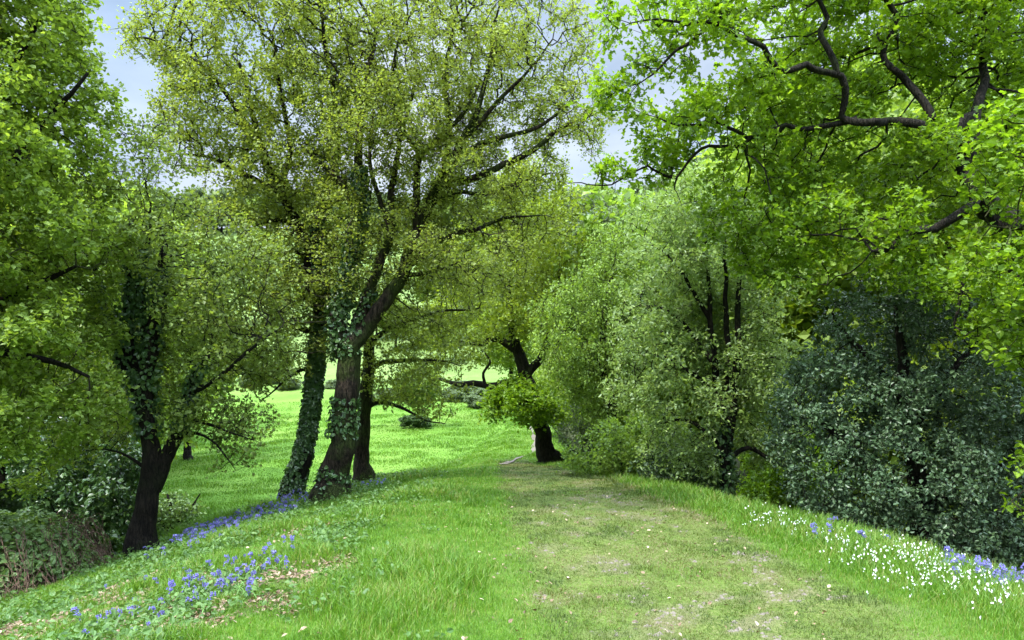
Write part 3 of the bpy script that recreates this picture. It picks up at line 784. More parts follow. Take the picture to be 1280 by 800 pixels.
# --- whitebeam with several straight stems
make_tree('whitebeam_tree', 'upright tree with several slim stems and silvery grey-green leaves', 'tree', 12.5,
    [dict(p=[(910, 634), (908, 590), (905, 545), (900, 500), (893, 450), (888, 400), (885, 340), (880, 270)], r=[.12, .10, .09, .07, .055, .045, .03, .015]),
     dict(p=[(907, 560), (914, 520), (920, 460), (922, 400), (926, 340), (935, 270)], r=[.09, .08, .065, .05, .035, .02]),
     dict(p=[(903, 520), (908, 460), (908, 400), (905, 340), (910, 260)], r=[.06, .05, .045, .03, .02]),
     dict(p=[(908, 570), (885, 540), (855, 525), (820, 530)], r=[.05, .04, .025, .01]),
     dict(p=[(909, 575), (935, 560), (970, 580), (1010, 585)], r=[.05, .04, .03, .015]),
     dict(p=[(900, 500), (870, 470), (840, 450), (805, 440)], r=[.045, .035, .025, .01]),
     dict(p=[(893, 455), (860, 410), (830, 385), (800, 380)], r=[.045, .035, .025, .01]),
     dict(p=[(888, 400), (858, 350), (835, 320), (805, 300)], r=[.04, .03, .02, .01])],
    [(890, 320, 75, 65, .6, .8), (830, 345, 60, 65, 0, 1.0), (820, 430, 60, 60, 0, 1.0), (945, 340, 50, 80, .3, .9), (845, 500, 65, 50, 0, .8), (800, 490, 40, 40, .2, .8), (940, 450, 60, 60, .3, .9),
     (880, 260, 70, 45, 0, 1.0), (890, 420, 60, 50, .8, .6), (960, 540, 45, 45, .4, .8, .7), (850, 560, 50, 30, 0, .7, .7), (820, 280, 40, 35, .2, .7)],
    'beam', bark='barkdark', branch='barkdark', n_att=3200, step=.16, kill=.2, infl=1.0, nl=5, ntw=2, twig=.26, spread=.04, L=.062, asp=.5, tpl='hex', up=.5, droop=.2, dens=(2.4, 2), gap=.52, gs=.6, seed=12,
    ivy=[(0, .0, .4, 900, .06)], flare=.3)

# --- holly
make_tree('holly_tree', 'dark blue-green glossy holly mass behind the white flowers on the right', 'tree', 10.2,
    [dict(p=[(1150, 735), (1148, 650), (1140, 560), (1130, 470), (1120, 380)], r=[.16, .14, .11, .08, .03]),
     dict(p=[(1147, 640), (1090, 580), (1040, 540), (1000, 510)], r=[.08, .06, .04, .015]),
     dict(p=[(1147, 640), (1200, 600), (1260, 580), (1300, 580)], r=[.08, .06, .04, .015]),
     dict(p=[(1138, 540), (1180, 480), (1220, 430), (1250, 400)], r=[.07, .05, .03, .015]),
     dict(p=[(1135, 510), (1090, 450), (1060, 420), (1040, 390)], r=[.06, .045, .03, .015])],
    [(1130, 590, 120, 90, -.2, 1.1), (1060, 500, 85, 75, 0, 1.0), (1160, 480, 100, 70, 0, 1.1), (1090, 410, 75, 50, .1, .9), (1240, 620, 90, 85, 0, 1.1), (1250, 480, 80, 70, .2, 1.0), (1170, 670, 110, 50, -.3, .8),
     (1040, 610, 55, 50, .1, .8), (1010, 520, 40, 45, .2, .7), (1290, 560, 60, 90, 0, 1.0), (1170, 390, 70, 35, .2, .8), (1250, 690, 80, 35, -.2, .7), (1070, 650, 60, 25, -.1, .6), (1100, 360, 35, 40, .2, .4), (1010, 440, 30, 35, .3, .4), (1140, 350, 25, 30, .2, .4), (985, 560, 28, 30, .2, .4), (1210, 400, 40, 40, .3, .5)],
    'holly', bark='barkdark', branch='barkdark', n_att=4200, step=.14, kill=.175, infl=.9, nl=6, ntw=3, twig=.15, spread=.04, L=.052, asp=.6, tpl='hex', up=.5, gap=.46, gs=.6, seed=13, tw_r=.0025)

# --- big oak reaching in from the right
make_tree('spreading_oak_tree', 'big bright green oak on the right with crooked limbs arching overhead', 'tree', 9.6,
    [dict(p=[(1355, 790, .6), (1345, 650, .6), (1325, 480, .5), (1295, 350, .3), (1262, 275, .1), (1229, 225, 0), (1206, 189, 0), (1190, 160, 0), (1166, 149, -.1), (1125, 144, -.2), (1090, 151, -.3), (1068, 146, -.3), (1060, 118, -.4), (1046, 92, -.5), (1015, 92, -.6), (990, 83, -.7), (965, 76, -.7), (945, 63, -.8), (900, 40, -.9), (869, 27, -1), (823, 22, -1.1), (780, 28, -1.1)],
          r=[.34, .3, .27, .24, .18, .14, .115, .078, .058, .052, .047, .043, .04, .043, .039, .036, .032, .029, .023, .018, .012, .006]),
     dict(p=[(878, 38, -1), (850, 67, -1), (825, 90, -1), (801, 108, -1)], r=[.022, .017, .012, .006]),
     dict(p=[(1071, 149, -.3), (1035, 158, -.2), (990, 160, -.2), (954, 162, -.2), (914, 158, -.3), (860, 153, -.4), (832, 142, -.4)], r=[.045, .036, .032, .028, .022, .015, .007]),
     dict(p=[(956, 162, -.2), (922, 180, -.2), (896, 189, -.1), (862, 200, 0), (838, 225, 0), (833, 240, 0)], r=[.026, .022, .02, .018, .015, .007]),
     dict(p=[(840, 222, 0), (815, 214, 0), (795, 214, 0), (765, 222, .1), (735, 228, .1), (710, 230, .1)], r=[.02, .016, .012, .010, .008, .005]),
     dict(p=[(1046, 92, -.5), (1040, 55, -.5), (1028, 15, -.4), (1015, -30, -.4)], r=[.042, .036, .03, .02]),
     dict(p=[(1166, 150, -.1), (1130, 90, 0), (1103, 58, 0), (1106, 10, 0), (1095, -30, 0)], r=[.05, .042, .038, .034, .03]),
     dict(p=[(1262, 268, .1), (1215, 261, -.2), (1170, 279, -.4), (1145, 295, -.5), (1121, 311, -.6), (1095, 315, -.7)], r=[.075, .06, .05, .042, .034, .016]),
     dict(p=[(1206, 190, 0), (1225, 120, .3), (1230, 50, .5), (1240, -20, .6)], r=[.07, .055, .045, .03]),
     dict(p=[(1275, 300, .2), (1250, 330, -.2), (1215, 350, -.6), (1190, 400, -.8)], r=[.07, .05, .035, .015])],
    [(1070, 55, 120, 60, .9, 1.2), (1190, 70, 110, 90, 1.3, 1.3), (970, 30, 80, 40, .2, .8, .8), (1010, 125, 90, 50, .7, .9), (900, 130, 65, 35, .1, .6, .9), (845, 180, 45, 35, -.1, .7), (1080, 215, 100, 45, .9, .9), (970, 230, 75, 40, .6, .9),
     (880, 60, 35, 25, -1, .5, .8), (820, 25, 55, 26, -1, .5, .9), (770, 30, 35, 25, -1, .4, .7), (800, 75, 30, 25, -1, .4, .5), (760, 110, 22, 30, -.5, .4, .5), (1180, 220, 90, 60, 1.1, .9), (1060, 290, 80, 35, -.1, .7), (1180, 345, 70, 30, -.3, .7), (780, 215, 45, 22, .1, .4, .6), (1230, 390, 55, 55, -.6, .8), (960, -20, 120, 40, 0, 1.2), (1160, -40, 160, 50, .3, 1.5),
     (1260, 150, 60, 80, 1.0, 1.2), (1010, 300, 60, 40, .2, .8), (935, 190, 50, 30, 0, .7), (945, 275, 70, 40, .3, .7), (880, 235, 45, 30, .2, .6), (960, 340, 40, 25, .2, .5, .6), (1080, 345, 45, 22, -.3, .5, .7), (960, 100, 35, 18, -1.0, .4, .4), (1170, 180, 40, 30, -.5, .4, .7), (1140, 250, 50, 22, -.7, .4, .7)],
    'oak', bark='barkoak', branch='barkoak', n_att=3800, step=.17, kill=.22, infl=1.1, nl=4, ntw=2, twig=.2, spread=.055, L=.076, asp=.7, tpl='lobed', up=1.0, droop=.1, gap=.48, gs=.55, seed=14, k=18, rough=.16, jit=.45, tw_r=.003, kink=1.3, dens=(2.2, 2.0), tip=.0065)

# --- hazel at the right edge, nearest
make_tree('hazel_tree', 'fresh light green hazel sprays at the right edge nearest the camera', 'tree', 7.6,
    [dict(p=[(1420, 760), (1400, 600), (1370, 450), (1340, 300), (1320, 180)], r=[.07, .06, .05, .035, .015]),
     dict(p=[(1395, 590), (1340, 590), (1295, 600), (1262, 625)], r=[.025, .018, .01, .005]),
     dict(p=[(1380, 500), (1340, 440), (1290, 420)], r=[.03, .018, .008]),
     dict(p=[(1350, 340), (1290, 290), (1240, 280)], r=[.03, .018, .008])],
    [(1262, 210, 45, 90, 0, .6), (1250, 330, 55, 60, 0, .6), (1265, 420, 40, 40, .1, .5), (1278, 560, 16, 12, 0, .2, 3), (1275, 632, 20, 14, 0, .2, 3), (1330, 250, 60, 160, 0, .7), (1340, 450, 60, 80, 0, .6)],
    'oak', bark='branch', n_att=1100, step=.12, kill=.16, infl=.9, nl=4, ntw=2, twig=.16, spread=.04, L=.066, asp=.8, tpl='hex', up=1.1, droop=.15, gap=.42, gs=.5, seed=15, flare=.1, tw_r=.0022)

# --- shrubs under the right-hand trees
def shrub(name, label, cat, Y, base, blobs, leaf, n_att, L, seed, nl=6, bark='barkdark', droop=.3, tpl='diamond', step=.14, gap=.44, group=None, up=.5, spread=.05):
    px, py = base
    return make_tree(name, label, cat, Y,
        [dict(p=[(px, py), (px + 3, py - 25), (px - 2, py - 50)], r=[.05, .04, .02]),
         dict(p=[(px, py - 5), (px - 22, py - 25), (px - 40, py - 50)], r=[.035, .025, .012]),
         dict(p=[(px, py - 5), (px + 22, py - 25), (px + 40, py - 50)], r=[.035, .025, .012])],
        blobs, leaf, bark=bark, branch=bark, n_att=n_att, step=step, kill=step * 1.25, infl=1.0, nl=nl, ntw=3, twig=.18, spread=spread, L=L, asp=.7, tpl=tpl, up=up, droop=droop, gap=gap, gs=.5, seed=seed, flare=.1, k=9, group=group)

shrub('bush', 'rounded grey-green bush at the grass edge under the drooping tree', 'bush', 14.6, (775, 606), [(775, 565, 60, 38, 0, .8), (740, 575, 35, 28, 0, .5), (815, 555, 45, 45, .2, .7)], 'mid', 900, .06, 21)
shrub('thorn_bush', 'twiggy dark bush between the rounded bush and the silvery tree', 'bush', 13.4, (855, 622), [(850, 580, 50, 35, .2, .7), (880, 600, 35, 22, -.2, .5), (825, 590, 25, 25, 0, .4)], 'dark', 800, .055, 22)
shrub('grey_bush', 'pale grey twiggy bush half hidden behind the leaning oak', 'bush', 24.0, (725, 575), [(720, 530, 32, 36, 0, .9), (745, 545, 25, 30, 0, .7)], 'farleaf', 500, .06, 23, nl=3, bark='twiggrey')
shrub('low_bush', 'yellow-green leafy bush in the shade between silvery tree and holly', 'bush', 15.0, (985, 655), [(985, 590, 60, 45, 0, 1.0), (960, 620, 45, 30, -.3, .6), (1030, 570, 45, 50, .4, .9)], 'oak', 900, .075, 24)
# --- ivy and bramble on the left
shrub('ivy_bush', 'dark green ivy thicket behind the black forked trunk', 'bush', 12.2, (110, 690), [(100, 610, 55, 55, .6, .9), (140, 640, 40, 45, .2, .6), (60, 560, 50, 40, .8, .8), (150, 590, 30, 50, .8, .6)], 'ivy', 1500, .075, 25, tpl='hex', nl=5, droop=.8)
shrub('small_bush', 'small leafy bush in the meadow just beyond the forked trunk', 'bush', 14.5, (212, 668), [(212, 635, 26, 22, 0, .5), (232, 640, 18, 18, 0, .4)], 'bramble', 600, .06, 26)

def bramble():
    Y = 9.6; c = W(28, 700, Y)
    c = np.array([-6.9, 10.3, 0]); c[2] = H(c[0], c[1])
    root = empty('bramble_bush', c, 'bramble mound with dry brown canes below and green leaves on top', 'bush')
    r = np.random.default_rng(31)
    rx, ry, rz = 1.3, 1.1, 1.3
    n = 9000
    d = norm(r.normal(size=(n, 3))); d[:, 2] = np.abs(d[:, 2])
    s = 1 + .22 * (fbm(d[:, 0] * 3, d[:, 1] * 3, d[:, 2] * 3, seed=71) - .5) * 2
    q = d * s[:, None] * (1 - .25 * r.random(n) ** 2)[:, None] * np.array([rx, ry, rz])
    keep = (d[:, 2] + .35 * (fbm(d[:, 0] * 4, d[:, 1] * 4, d[:, 2] * 4, seed=72) - .5) > .42) | (r.random(n) < .06)
    q = q[keep]
    link('leaves', leaves_mesh('leaves', q, M['bramble'], .075, .75, 'hex', .5, .3, out=d[keep] * .8, r=r), root)
    g = Geo()
    for i in range(330):
        a = r.random() * 2 * np.pi; rr = .15 + .85 * r.random() ** .5
        st = np.array([math.cos(a) * rx * rr * .9, math.sin(a) * ry * rr * .9, -.1])
        b = a + r.normal() * .7
        top = np.array([math.cos(b) * rx * (.4 + .5 * r.random()), math.sin(b) * ry * (.4 + .5 * r.random()), rz * (.4 + .55 * r.random())])
        end = np.array([math.cos(b) * rx * 1.12, math.sin(b) * ry * 1.12, rz * (.02 + .35 * r.random())])
        P_, Q_ = resample([st, top, end], [.006, .005, .0025], .15)
        P_ = P_ + r.normal(size=P_.shape) * .02
        V_, f_, c_ = tube(P_, Q_, k=3); g.add(V_, f_, c_)
    # tangle of short dead twigs round the skirt
    n2 = 2600; a = r.random(n2) * 2 * np.pi
    A = np.stack([np.cos(a) * rx, np.sin(a) * ry, 0 * a], -1) * (.75 + .33 * r.random(n2))[:, None]; A[:, 2] = .02 + .55 * r.random(n2) ** 1.2
    B = A + r.normal(size=A.shape) * .13
    V_, f_ = segs(A, B, np.full(n2, .0035), np.full(n2, .002)); g.add(V_, f_)
    link('canes', g.mesh('canes', M['cane']), root)
bramble()

# ================================================================== BACKGROUND TREES
def proto(name, label, seed, leaf, h=9, wd=3, n=900, L=.16, bark='barkdark', loc=(0, 0, 0), nl=7, droop=.2):
    r = np.random.default_rng(seed)
    bl = [((0, 0, h * .62), (wd * .75, wd * .75, h * .3))]
    for i in range(7):
        a = i * 2.4 + r.random(); bl.append(((math.cos(a) * wd * .55, math.sin(a) * wd * .55, h * (.3 + .5 * r.random())), (wd * .45, wd * .45, h * .16)))
    o = make_tree(name, label, 'tree', 0, [dict(p=[(0, 0, 0), (.1, .05, h * .25), (0, .1, h * .5), (.05, 0, h * .8)], r=[.022 * h, .018 * h, .013 * h, .004 * h])], bl, leaf,
        bark=bark, branch=bark, n_att=n, step=h * .035, kill=h * .05, infl=h * .25, nl=nl, ntw=3, twig=h * .05, spread=h * .014, L=L, asp=.8, up=.7, droop=droop, gap=.42, gs=h * .09, seed=seed, world=True, base=(0, 0, 0), tw_r=0, k=8)
    return o

protoA = proto('wood_tree', '', 41, 'mid', 10, 3.3, 1100, .16)
protoB = proto('wood_tree', '', 42, 'lime', 9, 3.2, 1000, .15)
protoC = proto('wood_tree', '', 43, 'maple', 11, 3.6, 1200, .16)
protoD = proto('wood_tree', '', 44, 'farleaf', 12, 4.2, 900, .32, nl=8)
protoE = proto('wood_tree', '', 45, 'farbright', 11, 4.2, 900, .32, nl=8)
protoF = proto('wood_bush', '', 46, 'dark', 3, 1.7, 700, .11)
used = set()
def place(pr, x, y, s, rz, label, group=None, sz=None, sink=.1):
    loc = (x, y, H(x, y) - sink); sc = (s, s, s * (sz or 1))
    if pr.name not in used:
        used.add(pr.name); pr.location = loc; pr.rotation_euler = (0, 0, rz); pr.scale = sc; pr['label'] = label
        if group: pr['group'] = group
        return pr
    c = copy_tree(pr, loc, rz, sc, label)
    if group: c['group'] = group
    elif 'group' in c: del c['group']
    return c

rr = random.Random(9)
# right-hand wood, each told apart
place(protoB, W(800, 0, 27)[0], 27, 1.0, .3, 'yellow-lime tree glowing behind the drooping tree')
place(protoC, W(745, 0, 36)[0], 36, .95, 1.2, 'bright green tree behind the golden crown of the leaning oak')
place(protoB, W(960, 0, 20)[0], 20, 1.15, 2.1, 'yellow-green tree seen through the silvery tree')
place(protoA, W(880, 0, 22)[0], 22, 1.2, 3.3, 'mid green tree close behind the slim silvery stems')
place(protoC, W(1040, 0, 19)[0], 19, 1.3, 4.0, 'tall light green tree behind the top of the holly')
place(protoB, W(1180, 0, 17)[0], 17, 1.25, 5.0, 'yellow-green tree behind the holly under the crooked limb')
place(protoA, W(1270, 0, 20)[0], 20, 1.4, .7, 'mid green tree behind the trunk of the big oak')
R_GROUP = 'trees in the wood behind the right bank'
for px, y, s, pr in [(1120, 27, 1.7, protoC), (1000, 30, 1.7, protoA), (910, 33, 1.6, protoB), (840, 40, 1.45, protoA), (1230, 30, 1.8, protoB), (780, 50, 1.1, protoC), (1330, 26, 1.7, protoC), (1080, 42, 2.0, protoB), (960, 46, 1.9, protoC), (1200, 44, 2.0, protoA)]:
    place(pr, W(px, 0, y)[0], y, s, rr.random() * 6, 'tree in the deep wood behind the right bank, mostly hidden by nearer crowns', R_GROUP)
for px, y, s in [(990, 15.5, .75), (1050, 14, .8), (1110, 13.5, .8), (1180, 13.5, .8), (1260, 13, .8), (860, 17, .8), (930, 17, .75), (800, 19, .75), (1320, 12, .8)]:
    place(protoF, W(px, 0, y)[0], y, s, rr.random() * 6, 'dark understorey bush in the shade of the right-hand wood', 'understorey bushes in the right-hand wood')
# left-hand wood
place(protoC, W(70, 0, 18)[0], 18, 1.0, 1.0, 'light green tree close behind the left maple')
place(protoA, W(170, 0, 24)[0], 24, 1.12, 2.0, 'mid green tree behind the top of the black forked tree')
place(protoE, W(235, 0, 40)[0], 40, .85, 2.6, 'pale leafy tree at the meadow edge left of the ivied trunk')
place(protoB, W(640, 0, 58)[0], 58, 1.0, 1.5, 'light yellow-green tree standing directly beyond the oak crown')
L_GROUP = 'trees in the wood behind the left maple'
for px, y, s, pr in [(0, 22, 1.2, protoA), (110, 29, 1.2, protoC), (40, 33, 1.3, protoA), (-60, 17, 1.1, protoC), (150, 38, 1.25, protoE), (90, 46, 1.4, protoC), (200, 52, 1.2, protoC), (-80, 28, 1.3, protoA)]:
    place(pr, W(px, 0, y)[0], y, s, rr.random() * 6, 'tree in the left-hand wood, mostly hidden behind the maple and forked tree', L_GROUP)
for px, y, s in [(30, 13.5, .9), (90, 15.5, .85), (-30, 12.5, .9), (150, 17, .8), (60, 19, .8)]:
    place(protoF, W(px, 0, y)[0], y, s, rr.random() * 6, 'dark understorey bush at the foot of the left-hand wood', 'understorey bushes in the left-hand wood')
# small tree and bushes in the meadow
place(protoE, W(522, 0, 52)[0], 52, .42, .4, 'small sparse tree standing alone in the bright meadow')
place(protoF, W(519, 0, 51)[0], 51, .7, .4, 'scrubby bush round the foot of the lone meadow tree', sz=.55)
for px, y, s in [(455, 66, .9), (480, 70, .8), (570, 70, 1.0), (600, 66, .8), (630, 72, 1.0), (655, 69, .8), (690, 75, 1.1), (540, 74, 1.0), (420, 80, 1.0), (350, 84, .9), (310, 82, .8), (390, 78, .7), (615, 69, 1.0), (585, 73, 1.1), (500, 71, .9), (645, 74, 1.1), (670, 71, .9), (435, 74, .9), (330, 86, 1.1), (370, 80, .9), (285, 84, .9)]:
    place(protoD, W(px + rr.uniform(-8, 8), 0, y)[0], y, s * rr.uniform(.22, .42), rr.random() * 6, 'grey-green scrub bush in the hedge line beyond the meadow', 'scrub bushes beyond the meadow', sz=.55, sink=.9)
# the two dark bushes on the far pasture and the hilltop wood
place(protoD, W(349, 0, 125)[0], 125, .55, 1, 'round dark tree alone on the far pasture')
for i in range(34):
    px = 560 + i * 10 + rr.uniform(-4, 4); y = rr.uniform(118, 170)
    place(protoD if i % 3 else protoE, W(px, 0, y)[0], y, rr.uniform(1.0, 1.45), rr.random() * 6, 'hazy grey-green tree in the hanging wood on the far slope', 'trees in the hanging wood on the far slope', sink=2.5)
for i in range(34):
    px = 90 + i * 17 + rr.uniform(-6, 6); y = rr.uniform(205, 235)
    place(protoD if i % 2 else protoE, W(px, 0, y)[0], y, rr.uniform(1.0, 1.6), rr.random() * 6, 'small pale tree in the skyline wood above the far pasture', 'trees in the skyline wood', sink=3.5)
for i in range(12):
    px = 470 + i * 14 + rr.uniform(-5, 5); y = rr.uniform(92, 112)
    place(protoE, W(px, 0, y)[0], y, rr.uniform(.4, .7), rr.random() * 6, 'small light green tree on the slope behind the lone meadow tree', 'small trees on the slope beyond the meadow')

# ================================================================== GRASS
def blades(name, X, Yv, hgt, wid, mat, lean=.35, rnd=None, r=rng):
    n = len(X); Z = height(X, Yv) - .01
    P = np.stack([X, Yv, Z], -1)
    a = r.random(n) * 2 * np.pi
    ln = lean * (.3 + r.random(n))
    D = norm(np.stack([np.cos(a) * ln, np.sin(a) * ln, np.ones(n)], -1))
    b = a + r.normal(size=n) * .6 + np.pi
    N = norm(np.stack([np.cos(b), np.sin(b), np.full(n, .2)], -1)); N = norm(N - (N * D).sum(1, keepdims=True) * D)
    V, faces, idx = leaf_geo(P, N, D, hgt, wid, 'blade')
    # the tip bends over
    tip = V.reshape(n, 5, 3); tip[:, 4] += np.stack([np.cos(a), np.sin(a), -.5 * np.ones(n)], -1) * (hgt * ln * .7)[:, None]
    rv = np.clip(r.normal(.45, .2, n), 0, 1) if rnd is None else rnd
    return mesh_from(name, tip.reshape(-1, 3), faces, mat, rnd=rv[idx])

def scatter(n, y0, y1, xa, xb, pw=1.5, r=rng):
    """ground points, denser near the camera; xa, xb are x/y limits"""
    u = r.random(n); e = 2 - pw
    y = (y0 ** e + u * (y1 ** e - y0 ** e)) ** (1 / e)
    x = y * (xa + (xb - xa) * r.random(n))
    return x, y

def inside_bank(x, y, ml=0, mr=0):
    return (x > np.interp(y, *LX) - ml) & (x < np.interp(y, *RX) + mr)

x, y = scatter(620000, 4.0, 26, -.86, .74)
k = inside_bank(x, y, 1.2, 1.0); x, y = x[k], y[k]
wn, br, li = worn(x, y), bare(x, y), litter(x, y)
k = (rng.random(len(x)) > np.maximum(br * .6, li * .8 * sstep(.35, .6, fbm(x / .25, y / .25, seed=43)))); x, y, wn = x[k], y[k], wn[k]
xl, xr = np.interp(y, *LX), np.interp(y, *RX)
lush = np.maximum(sstep(1.3, .1, xr - x), .75 * sstep(.5, .68, fbm(x / 1.1, y / 1.1, seed=81)) * sstep(.2, -1.0, x))
lush = np.maximum(lush, .9 * (1 - sstep(.3, 1.1, ((x + .85) / .75) ** 2 + ((y - 5.9) / 1.4) ** 2 + .8 * (fbm(x / .5, y / .5, seed=85) - .5))))
sc = np.clip(y / 6, .8, 3)
hh = (.035 + .045 * fbm(x / .35, y / .35, seed=82) + .12 * lush) * (1 - .45 * wn) * (.6 + .8 * rng.random(len(x)))
ww = (.0042 + .0025 * lush) * sc * (.7 + .6 * rng.random(len(x)))
tuft = fbm(x / .16, y / .22, seed=87, oct=3); blot = fbm(x / .5, y / .7, seed=88, oct=3)
rvt = np.clip(.45 + 1.5 * (blot - .5) - 1.0 * (tuft - .5) + rng.normal(0, .16, len(x)), 0, 1)
tr = wn > (.36 + .25 * rng.random(len(x)))
rv = np.clip(rng.normal(.5, .22, len(x)) + (rng.random(len(x)) < .05) * .4, 0, 1)
tag(link('grass', blades('grass', x[~tr], y[~tr], hh[~tr], ww[~tr], M['grass'], rnd=rv[~tr])), 'fresh green grass along both sides of the bank top', 'grass', kind='stuff')
tag(link('trodden_grass', blades('trodden_grass', x[tr], y[tr], hh[tr] * (.6 + .9 * tuft[tr]), ww[tr], M['turf'], lean=.6, rnd=rvt[tr])), 'short brownish trodden turf along the middle of the bank', 'grass', kind='stuff')

x, y = scatter(330000, 11, 70, -.75, .12, pw=1.6)
k = (x < np.interp(y, *LX) + .2) | (y > 25); x, y = x[k], y[k]
k = ~((x > np.interp(y, *RX) + 1) & (y < 60)); x, y = x[k], y[k]
k = (np.abs(x - np.interp(y, PATH[:, 1], PATH[:, 0])) > .13 * rng.random(len(x))) | (y < 20) | (y > 45); x, y = x[k], y[k]
tu = fbm(x / 1.3, y / 1.3, seed=91)
hh = (.05 + .16 * sstep(.4, .75, tu)) * (.6 + .8 * rng.random(len(x))); ww = .0042 * np.clip(y / 6, 1, 9) * (.7 + .6 * rng.random(len(x)))
tag(link('meadow_grass', blades('meadow_grass', x, y, hh, ww, M['meadow'])), 'bright lush meadow grass below the bank', 'grass', kind='stuff')

# broad-leaved weeds over the left bank
def weeds(name, label, n, test, L, mat, seed, hmax=.12):
    r = np.random.default_rng(seed)
    x, y = scatter(n * 6, 4.3, 17, -.85, .1, r=r)
    k = test(x, y); x, y = x[k][:n], y[k][:n]
    m = 7
    X = np.repeat(x, m) + r.normal(size=len(x) * m) * .05; Yv = np.repeat(y, m) + r.normal(size=len(x) * m) * .05
    P = np.stack([X, Yv, height(X, Yv) + np.repeat(hmax * (.2 + .8 * r.random(len(x))), m) * r.random(len(X))], -1)
    tag(link(name, leaves_mesh(name, P, M[mat], L, .6, 'hex', 1.2, .1, r=r)), label, 'undergrowth', kind='stuff')
weeds('undergrowth', 'low broad-leaved weeds and nettles over the left bank', 4200,
      lambda x, y: inside_bank(x, y, 1.5, 0) & (rng.random(len(x)) < sstep(-.3, -2.2, x + .05 * (y - 5)) * sstep(.42, .62, fbm(x / .6, y / .6, seed=95)) * (1 - .8 * litter(x, y))), .045, 'weed', 96, .18)
# dead leaves
r_ = np.random.default_rng(97)
x, y = scatter(110000, 4.2, 10.5, -.85, .0, r=r_)
k = r_.random(len(x)) < litter(x, y) * .5 * sstep(.34, .62, fbm(x / .25, y / .25, seed=43)); x, y = x[k], y[k]
x2, y2 = scatter(700, 4.3, 12, -.5, .42, r=r_); x, y = np.append(x, x2), np.append(y, y2)
P = np.stack([x, y, height(x, y) + .012 + .03 * r_.random(len(x))], -1)
tag(link('fallen_leaves', leaves_mesh('fallen_leaves', P, M['deadleaf'], .032, .6, 'hex', 1.6, 0, r=r_)), 'brown fallen leaves scattered on the left bank', 'leaves', kind='stuff')

r_ = np.random.default_rng(98)
x, y = scatter(40000, 4.2, 12, -.1, .45, r=r_)
k = r_.random(len(x)) < .25 * bare(x, y) ** 1.5; x, y = x[k], y[k]
a = r_.random(len(x)) * 6.28; ln = .012 + .02 * r_.random(len(x)) ** 2
oct_ = np.array([[1, 0, 0], [.3, .7, 0], [-.8, .5, 0], [-.7, -.6, 0], [.4, -.8, 0], [.1, 0, .55]])
of = np.array([[0, 1, 5], [1, 2, 5], [2, 3, 5], [3, 4, 5], [4, 0, 5]])
Vp = oct_[None] * (ln[:, None, None] * (.7 + .6 * r_.random((len(x), 6, 1))))
Vp = np.stack([Vp[..., 0] * np.cos(a)[:, None] - Vp[..., 1] * np.sin(a)[:, None], Vp[..., 0] * np.sin(a)[:, None] + Vp[..., 1] * np.cos(a)[:, None], Vp[..., 2]], -1)
Vp += np.stack([x, y, height(x, y) - .002], -1)[:, None]
if len(x):
    tag(link('pebbles', mesh_from('pebbles', Vp.reshape(-1, 3), [(of[None] + (np.arange(len(x)) * 6)[:, None, None]).reshape(-1, 3)], M['pebble'])), 'small stones and crumbs of soil in the worn spots', 'gravel', kind='stuff')

# ================================================================== FLOWERS
def bluebell_meshes(seed, tall=.3):
    r = np.random.default_rng(seed)
    g = Geo()
    top = np.array([.05, 0, tall]); P_, Q_ = resample([np.array([0, 0, -.02]), np.array([.005, 0, tall * .6]), top, top + [.045, 0, -.02]], [.0035, .003, .0025, .0015], .05)
    V_, f_, c_ = tube(P_, Q_, k=4); g.add(V_, f_, c_)
    for i in range(4):                                        # strap leaves at the foot
        a = i * 1.6 + r.random(); d = np.array([math.cos(a), math.sin(a), 0])
        q = np.array([[0, 0, 0], d * .06 + [0, 0, .12], d * .15 + [0, 0, .13], d * .22 + [0, 0, .07]]); s = np.array([-d[1], d[0], 0]) * .007
        V_ = np.vstack([q - s, q + s]); f_ = np.array([[0, 1, 5, 4], [1, 2, 6, 5], [2, 3, 7, 6]]); g.add(V_, f_)
    stem = g.mesh('stem', M['stem'])
    Vb, fb, n0, rn = [], [], 0, []
    k = 6; a = np.linspace(0, 2 * np.pi, k, endpoint=False)
    for i in range(9):
        t = .62 + .38 * i / 8
        c = P_[min(len(P_) - 1, int(t * (len(P_) - 1)))]
        ang = i * 2.1; o = np.array([math.cos(ang) * .018 + .008, math.sin(ang) * .018, -.004])
        for (zz, rr_) in ((0, .003), (-.006, .008), (-.02, .009), (-.027, .015)):
            Vb.append(c + o + np.stack([np.cos(a) * rr_, np.sin(a) * rr_, np.full(k, zz)], -1))
        for l_ in range(3):
            j = np.arange(k); j2 = (j + 1) % k
            fb.append(np.stack([n0 + l_ * k + j, n0 + l_ * k + j2, n0 + (l_ + 1) * k + j2, n0 + (l_ + 1) * k + j], -1)); rn += [r.random()] * k
        n0 += 4 * k
    fl = mesh_from('blossom', np.vstack(Vb), [np.vstack(fb)], M['bell'], rnd=np.array(rn))
    return stem, fl
BM = [bluebell_meshes(s, t) for s, t in ((1, .26), (2, .31), (3, .22))]
rb = np.random.default_rng(101)
protoBell = []
for st, fl in BM:
    protoBell.append((st, fl))
def bluebells(pts, label, group, parts=True, smin=.4):
    for (bx, by) in pts:
        st, fl = protoBell[rb.integers(3)]
        o = empty('bluebell', (bx, by, H(bx, by)), label, 'flower', group)
        o.rotation_euler = (rb.normal() * .22, rb.normal() * .22, rb.random() * 6.28); s = smin + .25 * rb.random(); o.scale = (s, s, s)
        link('stem', st, o); link('blossom', fl, o)
def gpt(px, py):
    """where the photograph's ground pixel lies on the terrain"""
    ys_ = np.linspace(4, 40, 900); xs_ = (px - 640) / F * ys_
    zr = EYE + (HZ - py) / F * ys_; hz = height(xs_, ys_)
    k = np.argmax(zr < hz); return xs_[k], ys_[k]
pts = []
